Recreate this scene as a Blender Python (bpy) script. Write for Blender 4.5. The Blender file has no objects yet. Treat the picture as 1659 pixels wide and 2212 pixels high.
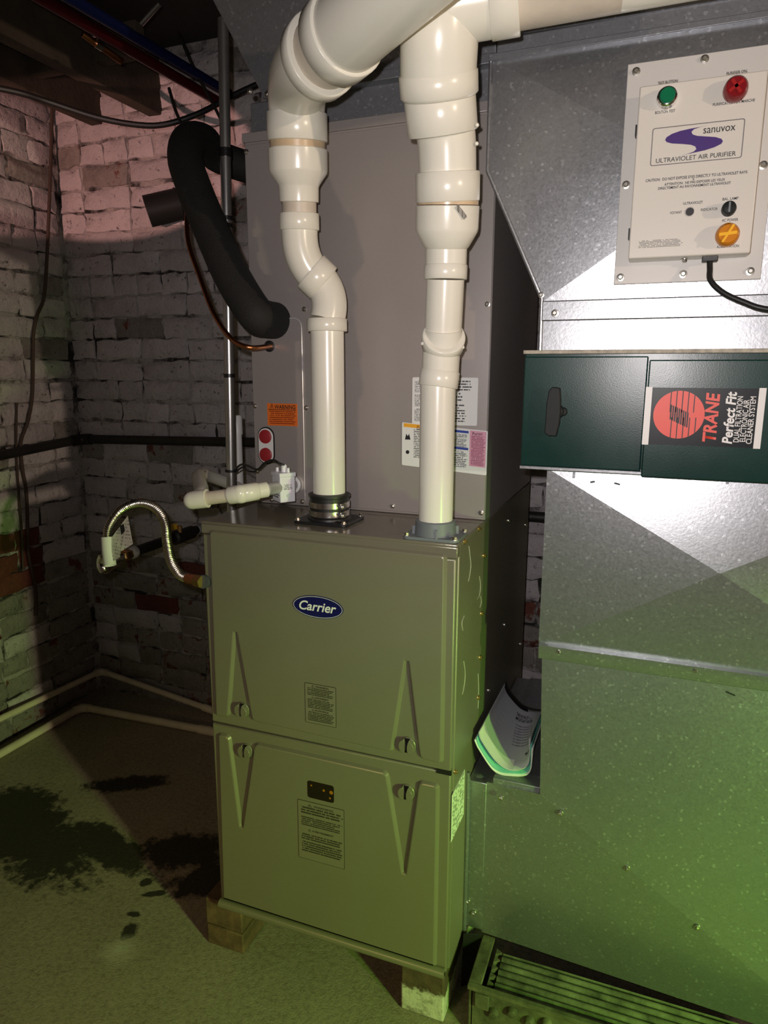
import bpy, bmesh, math, random
from mathutils import Vector, Matrix
random.seed(7)
R = math.radians
# ------------------------------------------------------------------ camera
SC = bpy.context.scene
COL = SC.collection
FPX, CXP, CYP = 1511.35, 829.5, 1106.0          # focal length and centre for the 1659 x 2212 frame
CAM = Vector((.8408, -1.1541, 1.3082))
_y, _p, _r = -.3683, -.2006, -.0025
FWD = Vector((math.sin(_y)*math.cos(_p), math.cos(_y)*math.cos(_p), math.sin(_p)))
_rt = Vector((math.cos(_y), -math.sin(_y), 0)); _dn = FWD.cross(_rt)
RT = math.cos(_r)*_rt + math.sin(_r)*_dn
DN = -math.sin(_r)*_rt + math.cos(_r)*_dn
cd = bpy.data.cameras.new('camera'); cam = bpy.data.objects.new('camera', cd); COL.objects.link(cam)
cd.sensor_fit = 'HORIZONTAL'; cd.sensor_width = 36; cd.lens = FPX*36/1659; cd.clip_start = .02
m = Matrix.Identity(4)
for i in range(3):
    m[i][0] = RT[i]; m[i][1] = -DN[i]; m[i][2] = -FWD[i]; m[i][3] = CAM[i]
cam.matrix_world = m
SC.camera = cam
# ------------------------------------------------------------------ light and exposure
SC.view_settings.view_transform = 'Standard'; SC.view_settings.look = 'None'
SC.view_settings.gamma = 1; SC.view_settings.use_curve_mapping = False
SC.view_settings.exposure = 0.0
W = bpy.data.worlds.new('world'); SC.world = W; W.use_nodes = True
W.node_tree.nodes['Background'].inputs[0].default_value = (.75, .7, .72, 1)
W.node_tree.nodes['Background'].inputs[1].default_value = .022
def lamp(name, loc, power, col, radius, spot=None):
    l = bpy.data.lights.new(name, 'SPOT' if spot else 'POINT'); l.energy = power; l.color = col; l.shadow_soft_size = radius
    o = bpy.data.objects.new(name, l); COL.objects.link(o); o.location = loc
    if spot:
        l.spot_size = R(spot[1]); l.spot_blend = spot[2]
        o.rotation_euler = (Vector(spot[0])-Vector(loc)).to_track_quat('-Z', 'Y').to_euler()
    return o
lamp('far_basement_bulb', (6.3, -3.35, 1.90), 430, (1, .78, .58), .06)
cl_ = lamp('clamp_work_lamp', (-.60, -1.60, 1.30), 145, (1, .50, .43), .012, ((-1.03, .96, 2.02), 26, .05)); cl_.scale = (1, .42, 1)
lamp('green_lamp', (1.75, -.89, .72), 72, (.40, 1, .10), .04, ((.50, .06, .05), 84, .9))
lamp('warm_fill_light', (-.05, -1.95, 1.05), 20, (1, .70, .34), .10, ((.12, -.30, .0), 58, .9))  # added fill, unseen: warms the floor and the furnace front
lamp('phone_light', (.812, -1.165, 1.345), 39, (1, .93, .925), .008, ((.76, .13, 1.50), 112, 1.0))
# ------------------------------------------------------------------ helpers
def U(px, py, ax, val):                       # where the ray of a pixel meets the plane ax = val
    d = RT*((px-CXP)/FPX) + DN*((py-CYP)/FPX) + FWD
    i = 'xyz'.index(ax)
    return CAM + d*((val-CAM[i])/d[i])
def D(px, py, t):                             # a point at depth t along a pixel's ray
    return CAM + (RT*((px-CXP)/FPX) + DN*((py-CYP)/FPX) + FWD)*t
def V(*a): return Vector(a)

class G:                                      # collects shapes into one mesh
    def __init__(s): s.v = []; s.f = []; s.m = []
    def add(s, v, f, m=0):
        b = len(s.v); s.v += [tuple(x) for x in v]; s.f += [tuple(b+i for i in q) for q in f]; s.m += [m]*len(f); return s
    def box(s, x0, x1, y0, y1, z0, z1, m=0):
        v = [(x, y, z) for z in (z0, z1) for y in (y0, y1) for x in (x0, x1)]
        return s.add(v, [(0,2,3,1), (4,5,7,6), (0,1,5,4), (2,6,7,3), (0,4,6,2), (1,3,7,5)], m)
    def obox(s, c, ax, ay, az, m=0):          # oriented box from centre and half-axes
        c, ax, ay, az = map(Vector, (c, ax, ay, az))
        v = [c+i*ax+j*ay+k*az for k in (-1, 1) for j in (-1, 1) for i in (-1, 1)]
        return s.add(v, [(0,2,3,1), (4,5,7,6), (0,1,5,4), (2,6,7,3), (0,4,6,2), (1,3,7,5)], m)
    def lathe(s, p, axis, prof, seg=32, m=0, cap=True):
        a = Vector(axis).normalized(); p = Vector(p)
        u = a.orthogonal().normalized(); w = a.cross(u)
        v = []; f = []
        for t, r in prof:
            for k in range(seg):
                an = 2*math.pi*k/seg
                v.append(p + a*t + (u*math.cos(an)+w*math.sin(an))*r)
        for i in range(len(prof)-1):
            for k in range(seg):
                q = (k+1) % seg
                f.append((i*seg+k, i*seg+q, (i+1)*seg+q, (i+1)*seg+k))
        if cap:
            f.append(tuple(reversed(range(seg)))); n = (len(prof)-1)*seg; f.append(tuple(range(n, n+seg)))
        return s.add(v, f, m)
    def tube(s, pts, r, seg=14, m=0, cap=True):
        pts = [Vector(p) for p in pts]; n = len(pts)
        rs = r if isinstance(r, (list, tuple)) else [r]*n
        tan = []
        for i in range(n):
            a = pts[max(i-1, 0)]; b = pts[min(i+1, n-1)]
            tan.append((b-a).normalized())
        u = tan[0].orthogonal().normalized(); v = []; f = []
        for i in range(n):
            if i:
                q = tan[i-1].rotation_difference(tan[i]); u = (q @ u)
            u = (u - tan[i]*u.dot(tan[i])).normalized(); w = tan[i].cross(u)
            for k in range(seg):
                an = 2*math.pi*k/seg; v.append(pts[i]+(u*math.cos(an)+w*math.sin(an))*rs[i])
        for i in range(n-1):
            for k in range(seg):
                q = (k+1) % seg
                f.append((i*seg+k, i*seg+q, (i+1)*seg+q, (i+1)*seg+k))
        if cap:
            f.append(tuple(reversed(range(seg)))); f.append(tuple(range((n-1)*seg, n*seg)))
        return s.add(v, f, m)
    def prism(s, poly, d, m=0):               # polygon (3-D points, planar) pushed along vector d
        n = len(poly); d = Vector(d); poly = [Vector(p) for p in poly]
        v = poly + [p+d for p in poly]
        f = [tuple(range(n)), tuple(reversed(range(n, 2*n)))] + [(i, n+i, n+(i+1) % n, (i+1) % n) for i in range(n)]
        return s.add(v, f, m)
    def screw(s, p, n, r=.0045, m=0):         # hex washer head
        n = Vector(n).normalized()
        s.lathe(p, n, [(-.001, r*1.35), (.0008, r*1.3), (.0012, r*.9)], 14, m)
        return s.lathe(Vector(p)+n*.001, n, [(0, r*.9), (r*.75, r*.86), (r*.95, r*.6)], 6, m)

def rootloc(p):
    return p.matrix_basis.translation.copy() if p.parent is None else rootloc(p.parent) + p.matrix_basis.translation*0
def obj(name, g, mats, parent=None, smooth=True, bevel=0, angle=35, wld=True):
    me = bpy.data.meshes.new(name); me.from_pydata(g.v, [], g.f)
    mats = mats if isinstance(mats, (list, tuple)) else [mats]
    for q in mats: me.materials.append(q)
    for p, k in zip(me.polygons, g.m): p.material_index = k
    bm = bmesh.new(); bm.from_mesh(me); bmesh.ops.recalc_face_normals(bm, faces=bm.faces); bm.to_mesh(me); bm.free()
    if smooth:
        me.shade_smooth(); me.set_sharp_from_angle(angle=R(angle))
    o = bpy.data.objects.new(name, me); COL.objects.link(o)
    if parent is not None: attach(o, parent)
    if bevel:
        b = o.modifiers.new('bevel', 'BEVEL'); b.width = bevel; b.segments = 2; b.limit_method = 'ANGLE'; b.angle_limit = R(40)
    return o
def attach(o, parent):
    o.parent = parent
    t = Vector((0, 0, 0)); p = parent
    while p is not None:
        if p.type == 'EMPTY': t = p.location.copy()
        p = p.parent
    if parent.type == 'EMPTY': o.matrix_parent_inverse = Matrix.Translation(-t)
    return o
def tag(o, label, cat, group=None, kind=None):
    o['label'] = label; o['category'] = cat
    if group: o['group'] = group
    o['kind'] = kind or 'thing'
    return o
def thing(name, label, cat, loc, group=None):
    o = bpy.data.objects.new(name, None); COL.objects.link(o); o.location = loc; o.empty_display_size = .05
    return tag(o, label, cat, group)
def catmull(P, n=8):
    P = [Vector(p) for p in P]; Q = [P[0]*2-P[1]]+P+[P[-1]*2-P[-2]]; out = []
    for i in range(1, len(Q)-2):
        a, b, c, d = Q[i-1:i+3]
        for k in range(n):
            t = k/n; out.append(.5*((2*b)+(c-a)*t+(2*a-5*b+4*c-d)*t*t+(3*b-a-3*c+d)*t**3))
    return out+[P[-1]]
def bez(a, b, c, n=12):
    a, b, c = map(Vector, (a, b, c))
    return [(1-t)**2*a+2*t*(1-t)*b+t*t*c for t in [i/n for i in range(n+1)]]
def rounded(pts, r, n=5):                     # round the corners of a 2-D polygon; r: number or list
    out = []; N = len(pts)
    for i in range(N):
        p = Vector(pts[i]); a = Vector(pts[i-1])-p; b = Vector(pts[(i+1) % N])-p
        rr = r[i] if isinstance(r, (list, tuple)) else r
        if rr <= 0: out.append(p); continue
        k = min(rr, a.length*.45, b.length*.45); A = p+a.normalized()*k; B = p+b.normalized()*k
        for j in range(n+1):
            t = j/n; out.append((1-t)**2*A+2*t*(1-t)*p+t*t*B)
    return out
def inset(pts, d):                            # offset a counter-clockwise 2-D polygon inward
    N = len(pts); out = []
    for i in range(N):
        e1 = (pts[i]-pts[i-1]); e2 = (pts[(i+1) % N]-pts[i])
        if e1.length < 1e-9: e1 = e2
        if e2.length < 1e-9: e2 = e1
        n1 = Vector((-e1.y, e1.x)).normalized(); n2 = Vector((-e2.y, e2.x)).normalized()
        b = n1+n2
        if b.length < 1e-6: b = n1
        b.normalize(); c = max(.35, b.dot(n1)); out.append(pts[i]+b*(d/c))
    return out
def ccw(pts):
    a = sum(pts[i-1].x*pts[i].y-pts[i].x*pts[i-1].y for i in range(len(pts)))
    return pts if a > 0 else pts[::-1]

# ------------------------------------------------------------------ materials
def nmat(name):
    m = bpy.data.materials.new(name); m.use_nodes = True
    nt = m.node_tree; return m, nt, nt.nodes['Principled BSDF']
def N(nt, t, **k):
    n = nt.nodes.new(t)
    for a, b in k.items(): setattr(n, a, b)
    return n
def S(n, i, v): n.inputs[i].default_value = v
def c4(c): return (c[0], c[1], c[2], 1)
def coords(nt, kind='Object'): return N(nt, 'ShaderNodeTexCoord').outputs[kind]
def ramp(nt, fac, stops):
    r = N(nt, 'ShaderNodeValToRGB'); e = r.color_ramp.elements
    while len(e) < len(stops): e.new(.5)
    for q, (p, c) in zip(e, stops): q.position = p; q.color = c4(c) if not isinstance(c, (int, float)) else (c, c, c, 1)
    nt.links.new(fac, r.inputs[0]); return r.outputs[0]
def noise(nt, vec, sc, det=4, rough=.55):
    n = N(nt, 'ShaderNodeTexNoise'); S(n, 'Scale', sc); S(n, 'Detail', det); S(n, 'Roughness', rough)
    nt.links.new(vec, n.inputs['Vector']); return n.outputs['Fac']
def mixc(nt, fac, a, b, mode='MIX'):
    x = N(nt, 'ShaderNodeMix', data_type='RGBA', blend_type=mode)
    for s, i in ((fac, 0), (a, 6), (b, 7)):
        if hasattr(s, 'node'): nt.links.new(s, x.inputs[i])
        else: x.inputs[i].default_value = s if i == 0 else c4(s)
    return x.outputs[2]
def math_(nt, op, a, b=None, clamp=False):
    x = N(nt, 'ShaderNodeMath', operation=op, use_clamp=clamp)
    for s, i in ((a, 0), (b, 1)):
        if s is None: continue
        if hasattr(s, 'node'): nt.links.new(s, x.inputs[i])
        else: x.inputs[i].default_value = s
    return x.outputs[0]
def bumpn(nt, b, h, st, dist=.01):
    n = N(nt, 'ShaderNodeBump'); S(n, 'Strength', st); S(n, 'Distance', dist)
    nt.links.new(h, n.inputs['Height']); nt.links.new(n.outputs[0], b.inputs['Normal']); return n
def mat(name, col, rough=.5, metal=0, var=0, vs=6, bump=0, bs=60, emit=0, trans=0, rvar=0, spec=None):
    m, nt, b = nmat(name); S(b, 'Base Color', c4(col)); S(b, 'Roughness', rough); S(b, 'Metallic', metal)
    if trans: S(b, 'Transmission Weight', trans)
    if emit: S(b, 'Emission Color', c4(col)); S(b, 'Emission Strength', emit)
    if spec is not None: S(b, 'Specular IOR Level', spec)
    if var or bump or rvar: co = coords(nt)
    if var or rvar: nz = noise(nt, co, vs, 6)
    if var:
        d = tuple(x*(1-var) for x in col); e = tuple(min(1, x*(1+var)) for x in col)
        nt.links.new(ramp(nt, nz, [(.3, d), (.7, e)]), b.inputs['Base Color'])
    if rvar: nt.links.new(ramp(nt, nz, [(.3, max(0, rough-rvar)), (.7, min(1, rough+rvar))]), b.inputs['Roughness'])
    if bump: bumpn(nt, b, noise(nt, co, bs, 5), bump, .004)
    return m
def galv(name, base=(.41, .42, .44), rough=.33, dirt=.25, metal=.8):
    m, nt, b = nmat(name); co = coords(nt)
    vo = N(nt, 'ShaderNodeTexVoronoi'); S(vo, 'Scale', 260); nt.links.new(co, vo.inputs['Vector'])
    sep = N(nt, 'ShaderNodeSeparateColor'); nt.links.new(vo.outputs['Color'], sep.inputs[0])
    spang = ramp(nt, sep.outputs[0], [(0, tuple(x*.9 for x in base)), (.95, tuple(x*1.02 for x in base)), (1, tuple(min(1, x*1.5) for x in base))])
    d = ramp(nt, noise(nt, co, 4, 6, .65), [(.35, 0), (.75, 1)])
    nt.links.new(mixc(nt, math_(nt, 'MULTIPLY', d, dirt), spang, tuple(x*.55 for x in base)), b.inputs['Base Color'])
    S(b, 'Metallic', metal)
    nt.links.new(math_(nt, 'ADD', math_(nt, 'MULTIPLY', sep.outputs[1], .05), rough-.02), b.inputs['Roughness'])
    bumpn(nt, b, noise(nt, co, 220, 2), .12, .001)
    return m
M = {}
M['paint'] = mat('furnace_paint', (.232, .212, .152), .34, .25, .04, 3, .04, 900, rvar=.05)
M['coilpaint'] = mat('coil_paint', (.40, .362, .345), .36, .35, .04, 2, .03, 900, rvar=.05)
M['painttop'] = mat('furnace_top_paint', (.225, .200, .155), .16, .25, .04, 3)
M['galv'] = galv('galvanised')
M['galvdark'] = galv('galvanised_dull', (.30, .31, .33), .48, .4, .7)
M['pvc'] = mat('pvc', (.80, .775, .67), .24, 0, .035, 5)
M['pvcdirty'] = mat('pvc_primer', (.62, .47, .30), .3, 0, .15, 30)
M['pvcaged'] = mat('pvc_aged', (.60, .53, .43), .42, 0, .12, 20)
M['pvcwhite'] = mat('pvc_white', (.80, .79, .76), .35)
M['pvcyellow'] = mat('pvc_floor', (.66, .58, .44), .5, 0, .12, 12)
M['black'] = mat('black_rubber', (.012, .012, .012), .45)
M['blackmatte'] = mat('black_foam', (.010, .010, .009), .8, 0, .2, 20, .3, 160)
M['blackpipe'] = mat('black_iron', (.018, .017, .016), .5, .2, .3, 10, .2, 80)
M['blackplastic'] = mat('black_plastic', (.016, .018, .017), .5, spec=.2)
M['greyplastic'] = mat('grey_plastic', (.17, .19, .20), .45)
M['steel'] = mat('steel', (.72, .71, .70), .22, 1)
M['emt'] = mat('conduit_steel', (.55, .55, .54), .3, .9, .15, 15)
M['screw'] = mat('screw_zinc', (.62, .60, .55), .3, 1)
M['gold'] = mat('screw_gold', (.80, .58, .22), .32, 1)
M['copper'] = mat('copper', (.48, .20, .09), .32, 1, .2, 20)
M['brass'] = mat('brass', (.45, .28, .12), .35, 1)
M['chrome'] = mat('chrome', (.85, .85, .85), .12, 1)
M['flex'] = mat('stainless_flex', (.60, .57, .50), .25, 1)
M['greenpaint'] = mat('dark_green_paint', (.006, .034, .028), .25, 0, .12, 4, .03, 420, rvar=.04, spec=.32)
M['white'] = mat('white_enamel', (.70, .665, .60), .32, 0, .02, 3)
M['plate'] = mat('plate_enamel', (.62, .60, .57), .35, 0, .02, 3)
M['paper'] = mat('paper_white', (.78, .78, .76), .6)
M['orange'] = mat('orange_label', (.80, .17, .02), .5)
M['ink'] = mat('ink_black', (.012, .011, .012), .5)
M['inkred'] = mat('ink_red', (.80, .075, .045), .45)
M['inkblue'] = mat('ink_blue', (.02, .05, .32), .5)
M['inkwhite'] = mat('ink_white', (.82, .80, .78), .45)
M['pink'] = mat('pink_label', (.72, .34, .46), .5)
M['yellowlabel'] = mat('amber_label', (.85, .40, .02), .5)
M['navy'] = mat('badge_navy', (.008, .010, .085), .25)
M['silver'] = mat('badge_silver', (.75, .76, .78), .3, .4)
M['purple'] = mat('ink_purple', (.055, .018, .17), .5)
M['redcap'] = mat('red_plug', (.34, .020, .025), .45)
M['redlens'] = mat('red_lens', (.22, .012, .016), .18)
M['amberlens'] = mat('amber_lens', (.62, .22, .015), .18)
M['amberbar'] = mat('amber_bar', (.95, .50, .03), .2)
M['greenlens'] = mat('green_button', (.006, .16, .07), .25)
M['teal'] = mat('teal_paper', (.16, .50, .42), .6)
M['wood'] = mat('old_wood', (.13, .08, .042), .75, 0, .45, 25, .5, 60)
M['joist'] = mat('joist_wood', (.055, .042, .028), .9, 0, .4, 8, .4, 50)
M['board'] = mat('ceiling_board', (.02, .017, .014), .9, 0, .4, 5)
M['pexred'] = mat('pex_red', (.05, .004, .006), .3)
M['pexblue'] = mat('pex_blue', (.005, .009, .05), .3)
M['cable'] = mat('brown_cable', (.055, .035, .024), .7)
M['valveyellow'] = mat('yellow_handle', (.75, .45, .03), .4)
M['tape'] = mat('black_tape', (.012, .012, .012), .35)
M['plaster'] = mat('far_plaster', (.20, .18, .165), .9, 0, .2, 3)
M['ironrust'] = mat('old_iron', (.13, .125, .08), .7, .3, .5, 28, .5, 60)
M['irondark'] = mat('old_iron_dark', (.11, .11, .075), .7, .1, .75, 26, .5, 50)

def print_mat(name, paper, ink, rows, cols, fill=.5, ax='x', seed=0, thr=.44, rough=.5):
    """small print: rows of word-like dashes on flat paper"""
    m, nt, b = nmat(name); g = coords(nt, 'Generated')
    s = N(nt, 'ShaderNodeSeparateXYZ'); nt.links.new(g, s.inputs[0])
    u = s.outputs['X' if ax == 'x' else 'Y']; v = s.outputs['Z']
    rv = math_(nt, 'MULTIPLY', v, rows); row = math_(nt, 'FLOOR', rv); fr = math_(nt, 'FRACT', rv)
    line = math_(nt, 'MULTIPLY', math_(nt, 'GREATER_THAN', fr, .5-fill/2), math_(nt, 'LESS_THAN', fr, .5+fill/2))
    cb = N(nt, 'ShaderNodeCombineXYZ'); nt.links.new(math_(nt, 'MULTIPLY', u, cols), cb.inputs[0])
    nt.links.new(math_(nt, 'MULTIPLY', row, 7.31), cb.inputs[1]); cb.inputs[2].default_value = seed
    w = math_(nt, 'GREATER_THAN', noise(nt, cb.outputs[0], 1, 2), thr)
    ends = N(nt, 'ShaderNodeCombineXYZ'); nt.links.new(math_(nt, 'MULTIPLY', row, 3.7), ends.inputs[0]); ends.inputs[1].default_value = seed
    en = math_(nt, 'LESS_THAN', u, math_(nt, 'ADD', math_(nt, 'MULTIPLY', noise(nt, ends.outputs[0], 1, 0), .5), .68))
    mar = math_(nt, 'GREATER_THAN', u, .05)
    f = math_(nt, 'MULTIPLY', math_(nt, 'MULTIPLY', line, w), math_(nt, 'MULTIPLY', en, mar))
    nt.links.new(mixc(nt, f, paper, ink), b.inputs['Base Color']); S(b, 'Roughness', rough)
    return m

def text(name, s, x, z, y, h, mt, parent, w=None, align='CENTER', rot=0, shear=0, bold=0, ex=.0002, normal='-y', Mx=None):
    """flat lettering; h = letter size, w = width of the line; faces -Y"""
    c = bpy.data.curves.new(name, 'FONT'); c.body = s; c.size = 1; c.align_x = 'LEFT'; c.shear = shear; c.offset = bold
    c.resolution_u = 4
    t = bpy.data.objects.new(name, c); me = bpy.data.meshes.new_from_object(t)
    bpy.data.objects.remove(t)
    xs = [v.co.x for v in me.vertices]; ys = [v.co.y for v in me.vertices]
    if not xs: return None
    sx = (w/(max(xs)-min(xs))) if w else h; sy = h
    x0 = min(xs) if align == 'LEFT' else (min(xs)+max(xs))/2
    cr, sr = math.cos(rot), math.sin(rot)
    for v in me.vertices:
        a = (v.co.x-x0)*sx; b_ = v.co.y*sy
        if Mx is not None: v.co = Mx(a, b_)
        else: v.co = (x+a*cr-b_*sr, y, z+a*sr+b_*cr)
    me.materials.clear(); me.materials.append(mt)
    o = bpy.data.objects.new(name, me); COL.objects.link(o)
    return attach(o, parent)
def plateY(name, pts, y, t, mt, parent, bevel=0):   # flat shape in the XZ plane, front at y, thickness t behind
    g = G().prism([(p[0], y, p[1]) for p in pts], (0, t, 0)); return obj(name, g, mt, parent, bevel=bevel)
def rect(x0, x1, z0, z1, r=0):
    p = [(x0, z0), (x1, z0), (x1, z1), (x0, z1)]
    return rounded(p, r) if r else p
# ------------------------------------------------------------------ the room
def floor_mat():
    m, nt, b = nmat('concrete_floor'); co = coords(nt)
    n1 = noise(nt, co, 5, 8, .62); n2 = noise(nt, co, 85, 8, .75); n3 = noise(nt, co, 230, 4, .6)
    base = ramp(nt, n1, [(.3, (.24, .20, .15)), (.55, (.36, .305, .235)), (.75, (.44, .375, .29))])
    base = mixc(nt, .55, base, ramp(nt, n2, [(.34, (.12, .10, .075)), (.5, (.36, .305, .24)), (.72, (.50, .43, .35))]))
    spk = ramp(nt, n3, [(.66, 0), (.74, 1)])
    base = mixc(nt, math_(nt, 'MULTIPLY', spk, .35), base, (.60, .57, .50))
    # dark ragged blobs: wet stains, near the furnace mixed with painted-in shade
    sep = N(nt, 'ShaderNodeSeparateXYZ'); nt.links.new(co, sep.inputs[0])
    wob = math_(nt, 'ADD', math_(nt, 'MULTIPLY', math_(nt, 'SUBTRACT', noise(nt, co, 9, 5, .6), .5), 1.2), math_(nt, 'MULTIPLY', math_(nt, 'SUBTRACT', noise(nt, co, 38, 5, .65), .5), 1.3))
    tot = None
    for (px, py, rx, ry, an) in STAINS_SHADE:
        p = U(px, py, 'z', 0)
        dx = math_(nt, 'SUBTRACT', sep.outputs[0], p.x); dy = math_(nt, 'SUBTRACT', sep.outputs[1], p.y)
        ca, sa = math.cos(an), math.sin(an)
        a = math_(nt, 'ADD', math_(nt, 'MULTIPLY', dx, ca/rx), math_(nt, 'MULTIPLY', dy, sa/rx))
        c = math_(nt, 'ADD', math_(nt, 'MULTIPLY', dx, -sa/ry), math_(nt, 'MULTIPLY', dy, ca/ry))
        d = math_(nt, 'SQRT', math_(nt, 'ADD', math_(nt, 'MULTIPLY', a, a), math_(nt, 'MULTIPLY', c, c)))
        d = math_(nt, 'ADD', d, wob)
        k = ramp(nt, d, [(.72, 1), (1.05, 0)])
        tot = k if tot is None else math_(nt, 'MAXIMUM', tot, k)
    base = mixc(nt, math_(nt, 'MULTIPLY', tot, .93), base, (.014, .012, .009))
    p = U(258, 2052, 'z', 0)
    dv = N(nt, 'ShaderNodeVectorMath', operation='DISTANCE'); nt.links.new(co, dv.inputs[0]); dv.inputs[1].default_value = p
    k = ramp(nt, math_(nt, 'ADD', dv.outputs['Value'], math_(nt, 'MULTIPLY', wob, .03)), [(.008, 1), (.05, 0)])
    base = mixc(nt, math_(nt, 'MULTIPLY', k, .7), base, (.60, .56, .46))
    nt.links.new(base, b.inputs['Base Color'])
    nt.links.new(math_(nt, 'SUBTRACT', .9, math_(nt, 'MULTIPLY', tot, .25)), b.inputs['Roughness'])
    h = math_(nt, 'ADD', math_(nt, 'MULTIPLY', n2, .7), math_(nt, 'MULTIPLY', n3, .3))
    bumpn(nt, b, h, .8, .007)
    return m
STAINS_SHADE = [(60, 1800, .36, .13, -.30), (30, 1745, .16, .12, 0), (230, 1830, .22, .07, -.2), (395, 1840, .13, .09, .4), (440, 1900, .10, .07, .9),
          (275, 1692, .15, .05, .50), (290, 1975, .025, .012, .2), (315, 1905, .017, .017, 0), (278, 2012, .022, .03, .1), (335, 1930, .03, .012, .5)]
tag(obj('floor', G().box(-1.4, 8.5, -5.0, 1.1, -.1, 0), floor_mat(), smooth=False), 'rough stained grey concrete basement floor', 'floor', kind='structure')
XW, YW, ZC = -1.25, .965, 2.34
def brick_mat(name, paints, reds, thr):
    m, nt, b = nmat(name); co = coords(nt); oi = N(nt, 'ShaderNodeObjectInfo')
    off = N(nt, 'ShaderNodeVectorMath', operation='ADD'); nt.links.new(co, off.inputs[0])
    cb = N(nt, 'ShaderNodeCombineXYZ')
    for i in range(3): nt.links.new(math_(nt, 'MULTIPLY', oi.outputs['Random'], 17.+i*9), cb.inputs[i])
    nt.links.new(cb.outputs[0], off.inputs[1]); co2 = off.outputs[0]
    n1 = noise(nt, co2, 9, 8, .68); n2 = noise(nt, co2, 45, 6, .7)
    pa = ramp(nt, n1, [(.25, paints[0]), (.5, paints[1]), (.75, paints[2])])
    hv = N(nt, 'ShaderNodeHueSaturation'); nt.links.new(pa, hv.inputs['Color'])
    nt.links.new(math_(nt, 'ADD', math_(nt, 'MULTIPLY', oi.outputs['Random'], .22), .86), hv.inputs['Value'])
    rd = ramp(nt, n2, [(.3, reds[0]), (.7, reds[1])])
    k = ramp(nt, n1, [(thr, 0), (thr+.05, 1)])
    c = mixc(nt, k, hv.outputs[0], rd)
    pits = ramp(nt, n2, [(.33, 1), (.40, 0)])
    c = mixc(nt, math_(nt, 'MULTIPLY', pits, .8), c, (.03, .027, .025))
    nt.links.new(c, b.inputs['Base Color']); S(b, 'Roughness', .85)
    bumpn(nt, b, math_(nt, 'ADD', n1, math_(nt, 'MULTIPLY', n2, .6)), 1, .016)
    return m
WP = ((.40, .365, .375), (.50, .46, .47), (.57, .53, .535))
M['brick'] = brick_mat('painted_brick', WP, ((.12, .035, .022), (.20, .06, .035)), .80)
M['brickworn'] = brick_mat('worn_brick', ((.15, .135, .12), (.25, .23, .21), (.34, .31, .28)), ((.10, .03, .02), (.18, .055, .035)), .56)
M['brickred'] = brick_mat('bare_brick', ((.085, .022, .015), (.13, .033, .022), (.16, .045, .03)), ((.06, .018, .014), (.13, .04, .027)), .6)
def mortar_mat():
    m, nt, b = nmat('old_mortar'); co = coords(nt); n1 = noise(nt, co, 11, 8, .65); n2 = noise(nt, co, 60, 6, .7)
    c = ramp(nt, n1, [(.40, (.022, .02, .019)), (.47, (.18, .165, .16)), (.56, (.43, .40, .385))])
    nt.links.new(c, b.inputs['Base Color']); S(b, 'Roughness', .95)
    bumpn(nt, b, math_(nt, 'ADD', n1, n2), 1, .012); return m
M['mortar'] = mortar_mat()
wall_back = tag(obj('wall_back', G().box(-1.4, 8.5, YW, YW+.12, 0, ZC), M['mortar'], smooth=False), 'whitewashed brick wall behind the furnace', 'wall', kind='structure')
wall_left = tag(obj('wall_left', G().box(XW-.12, XW, -5, YW+.12, 0, ZC), M['mortar'], smooth=False), 'whitewashed brick wall with a hanging brown cable', 'wall', kind='structure')
tag(obj('wall_right', G().box(8.5, 8.6, -5, 1.1, 0, ZC), M['plaster'], smooth=False), 'plain dim basement wall out of view', 'wall', kind='structure')
tag(obj('wall_front', G().box(-1.4, 8.5, -5.1, -5, 0, ZC), M['plaster'], smooth=False), 'plain dim basement wall behind the viewer', 'wall', kind='structure')
CH = .0745
def brick_mesh(L, seed):                       # front faces -Y, centre at origin, back at y = +.004
    rnd = random.Random(seed); nx = 5 if L > .15 else 4; nz = 3; H = CH-.007
    v = []; f = []
    for j in range(nz+1):
        for i in range(nx+1):
            edge = i in (0, nx) or j in (0, nz)
            x = (i/nx-.5)*L; z = (j/nz-.5)*H
            if not edge: x += rnd.uniform(-.006, .006); z += rnd.uniform(-.003, .003)
            else: x += rnd.uniform(-.006, .005); z += rnd.uniform(-.0055, .0045)
            if edge: x *= .985; z *= .95
            y = -.003+rnd.uniform(-.004, .002) if edge else -.0085+rnd.uniform(-.0035, .0025)
            v.append((x, y, z))
    for j in range(nz):
        for i in range(nx):
            a = j*(nx+1)+i; f.append((a, a+1, a+nx+2, a+nx+1))
    ring = [i for i in range(nx+1)]+[j*(nx+1)+nx for j in range(1, nz+1)]+[nz*(nx+1)+i for i in range(nx-1, -1, -1)]+[j*(nx+1) for j in range(nz-1, 0, -1)]
    b = len(v)
    for k in ring: v.append((v[k][0]*1.03, .004, v[k][2]*1.08))
    n = len(ring)
    for k in range(n):
        q = (k+1) % n; f.append((ring[k], b+k, b+q, ring[q]))
    return v, f
VAR = {}
for kind, L in (('s', .203), ('h', .101)):
    for mk in ('brick', 'brickworn', 'brickred'):
        for s in range(6):
            v, f = brick_mesh(L, s*13+(5 if kind == 'h' else 0)); me = bpy.data.meshes.new('brick_'+kind)
            me.from_pydata(v, [], f); me.materials.append(M[mk]); me.shade_smooth(); me.set_sharp_from_angle(angle=R(55)); VAR[kind, mk, s] = (me, v, f)
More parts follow.
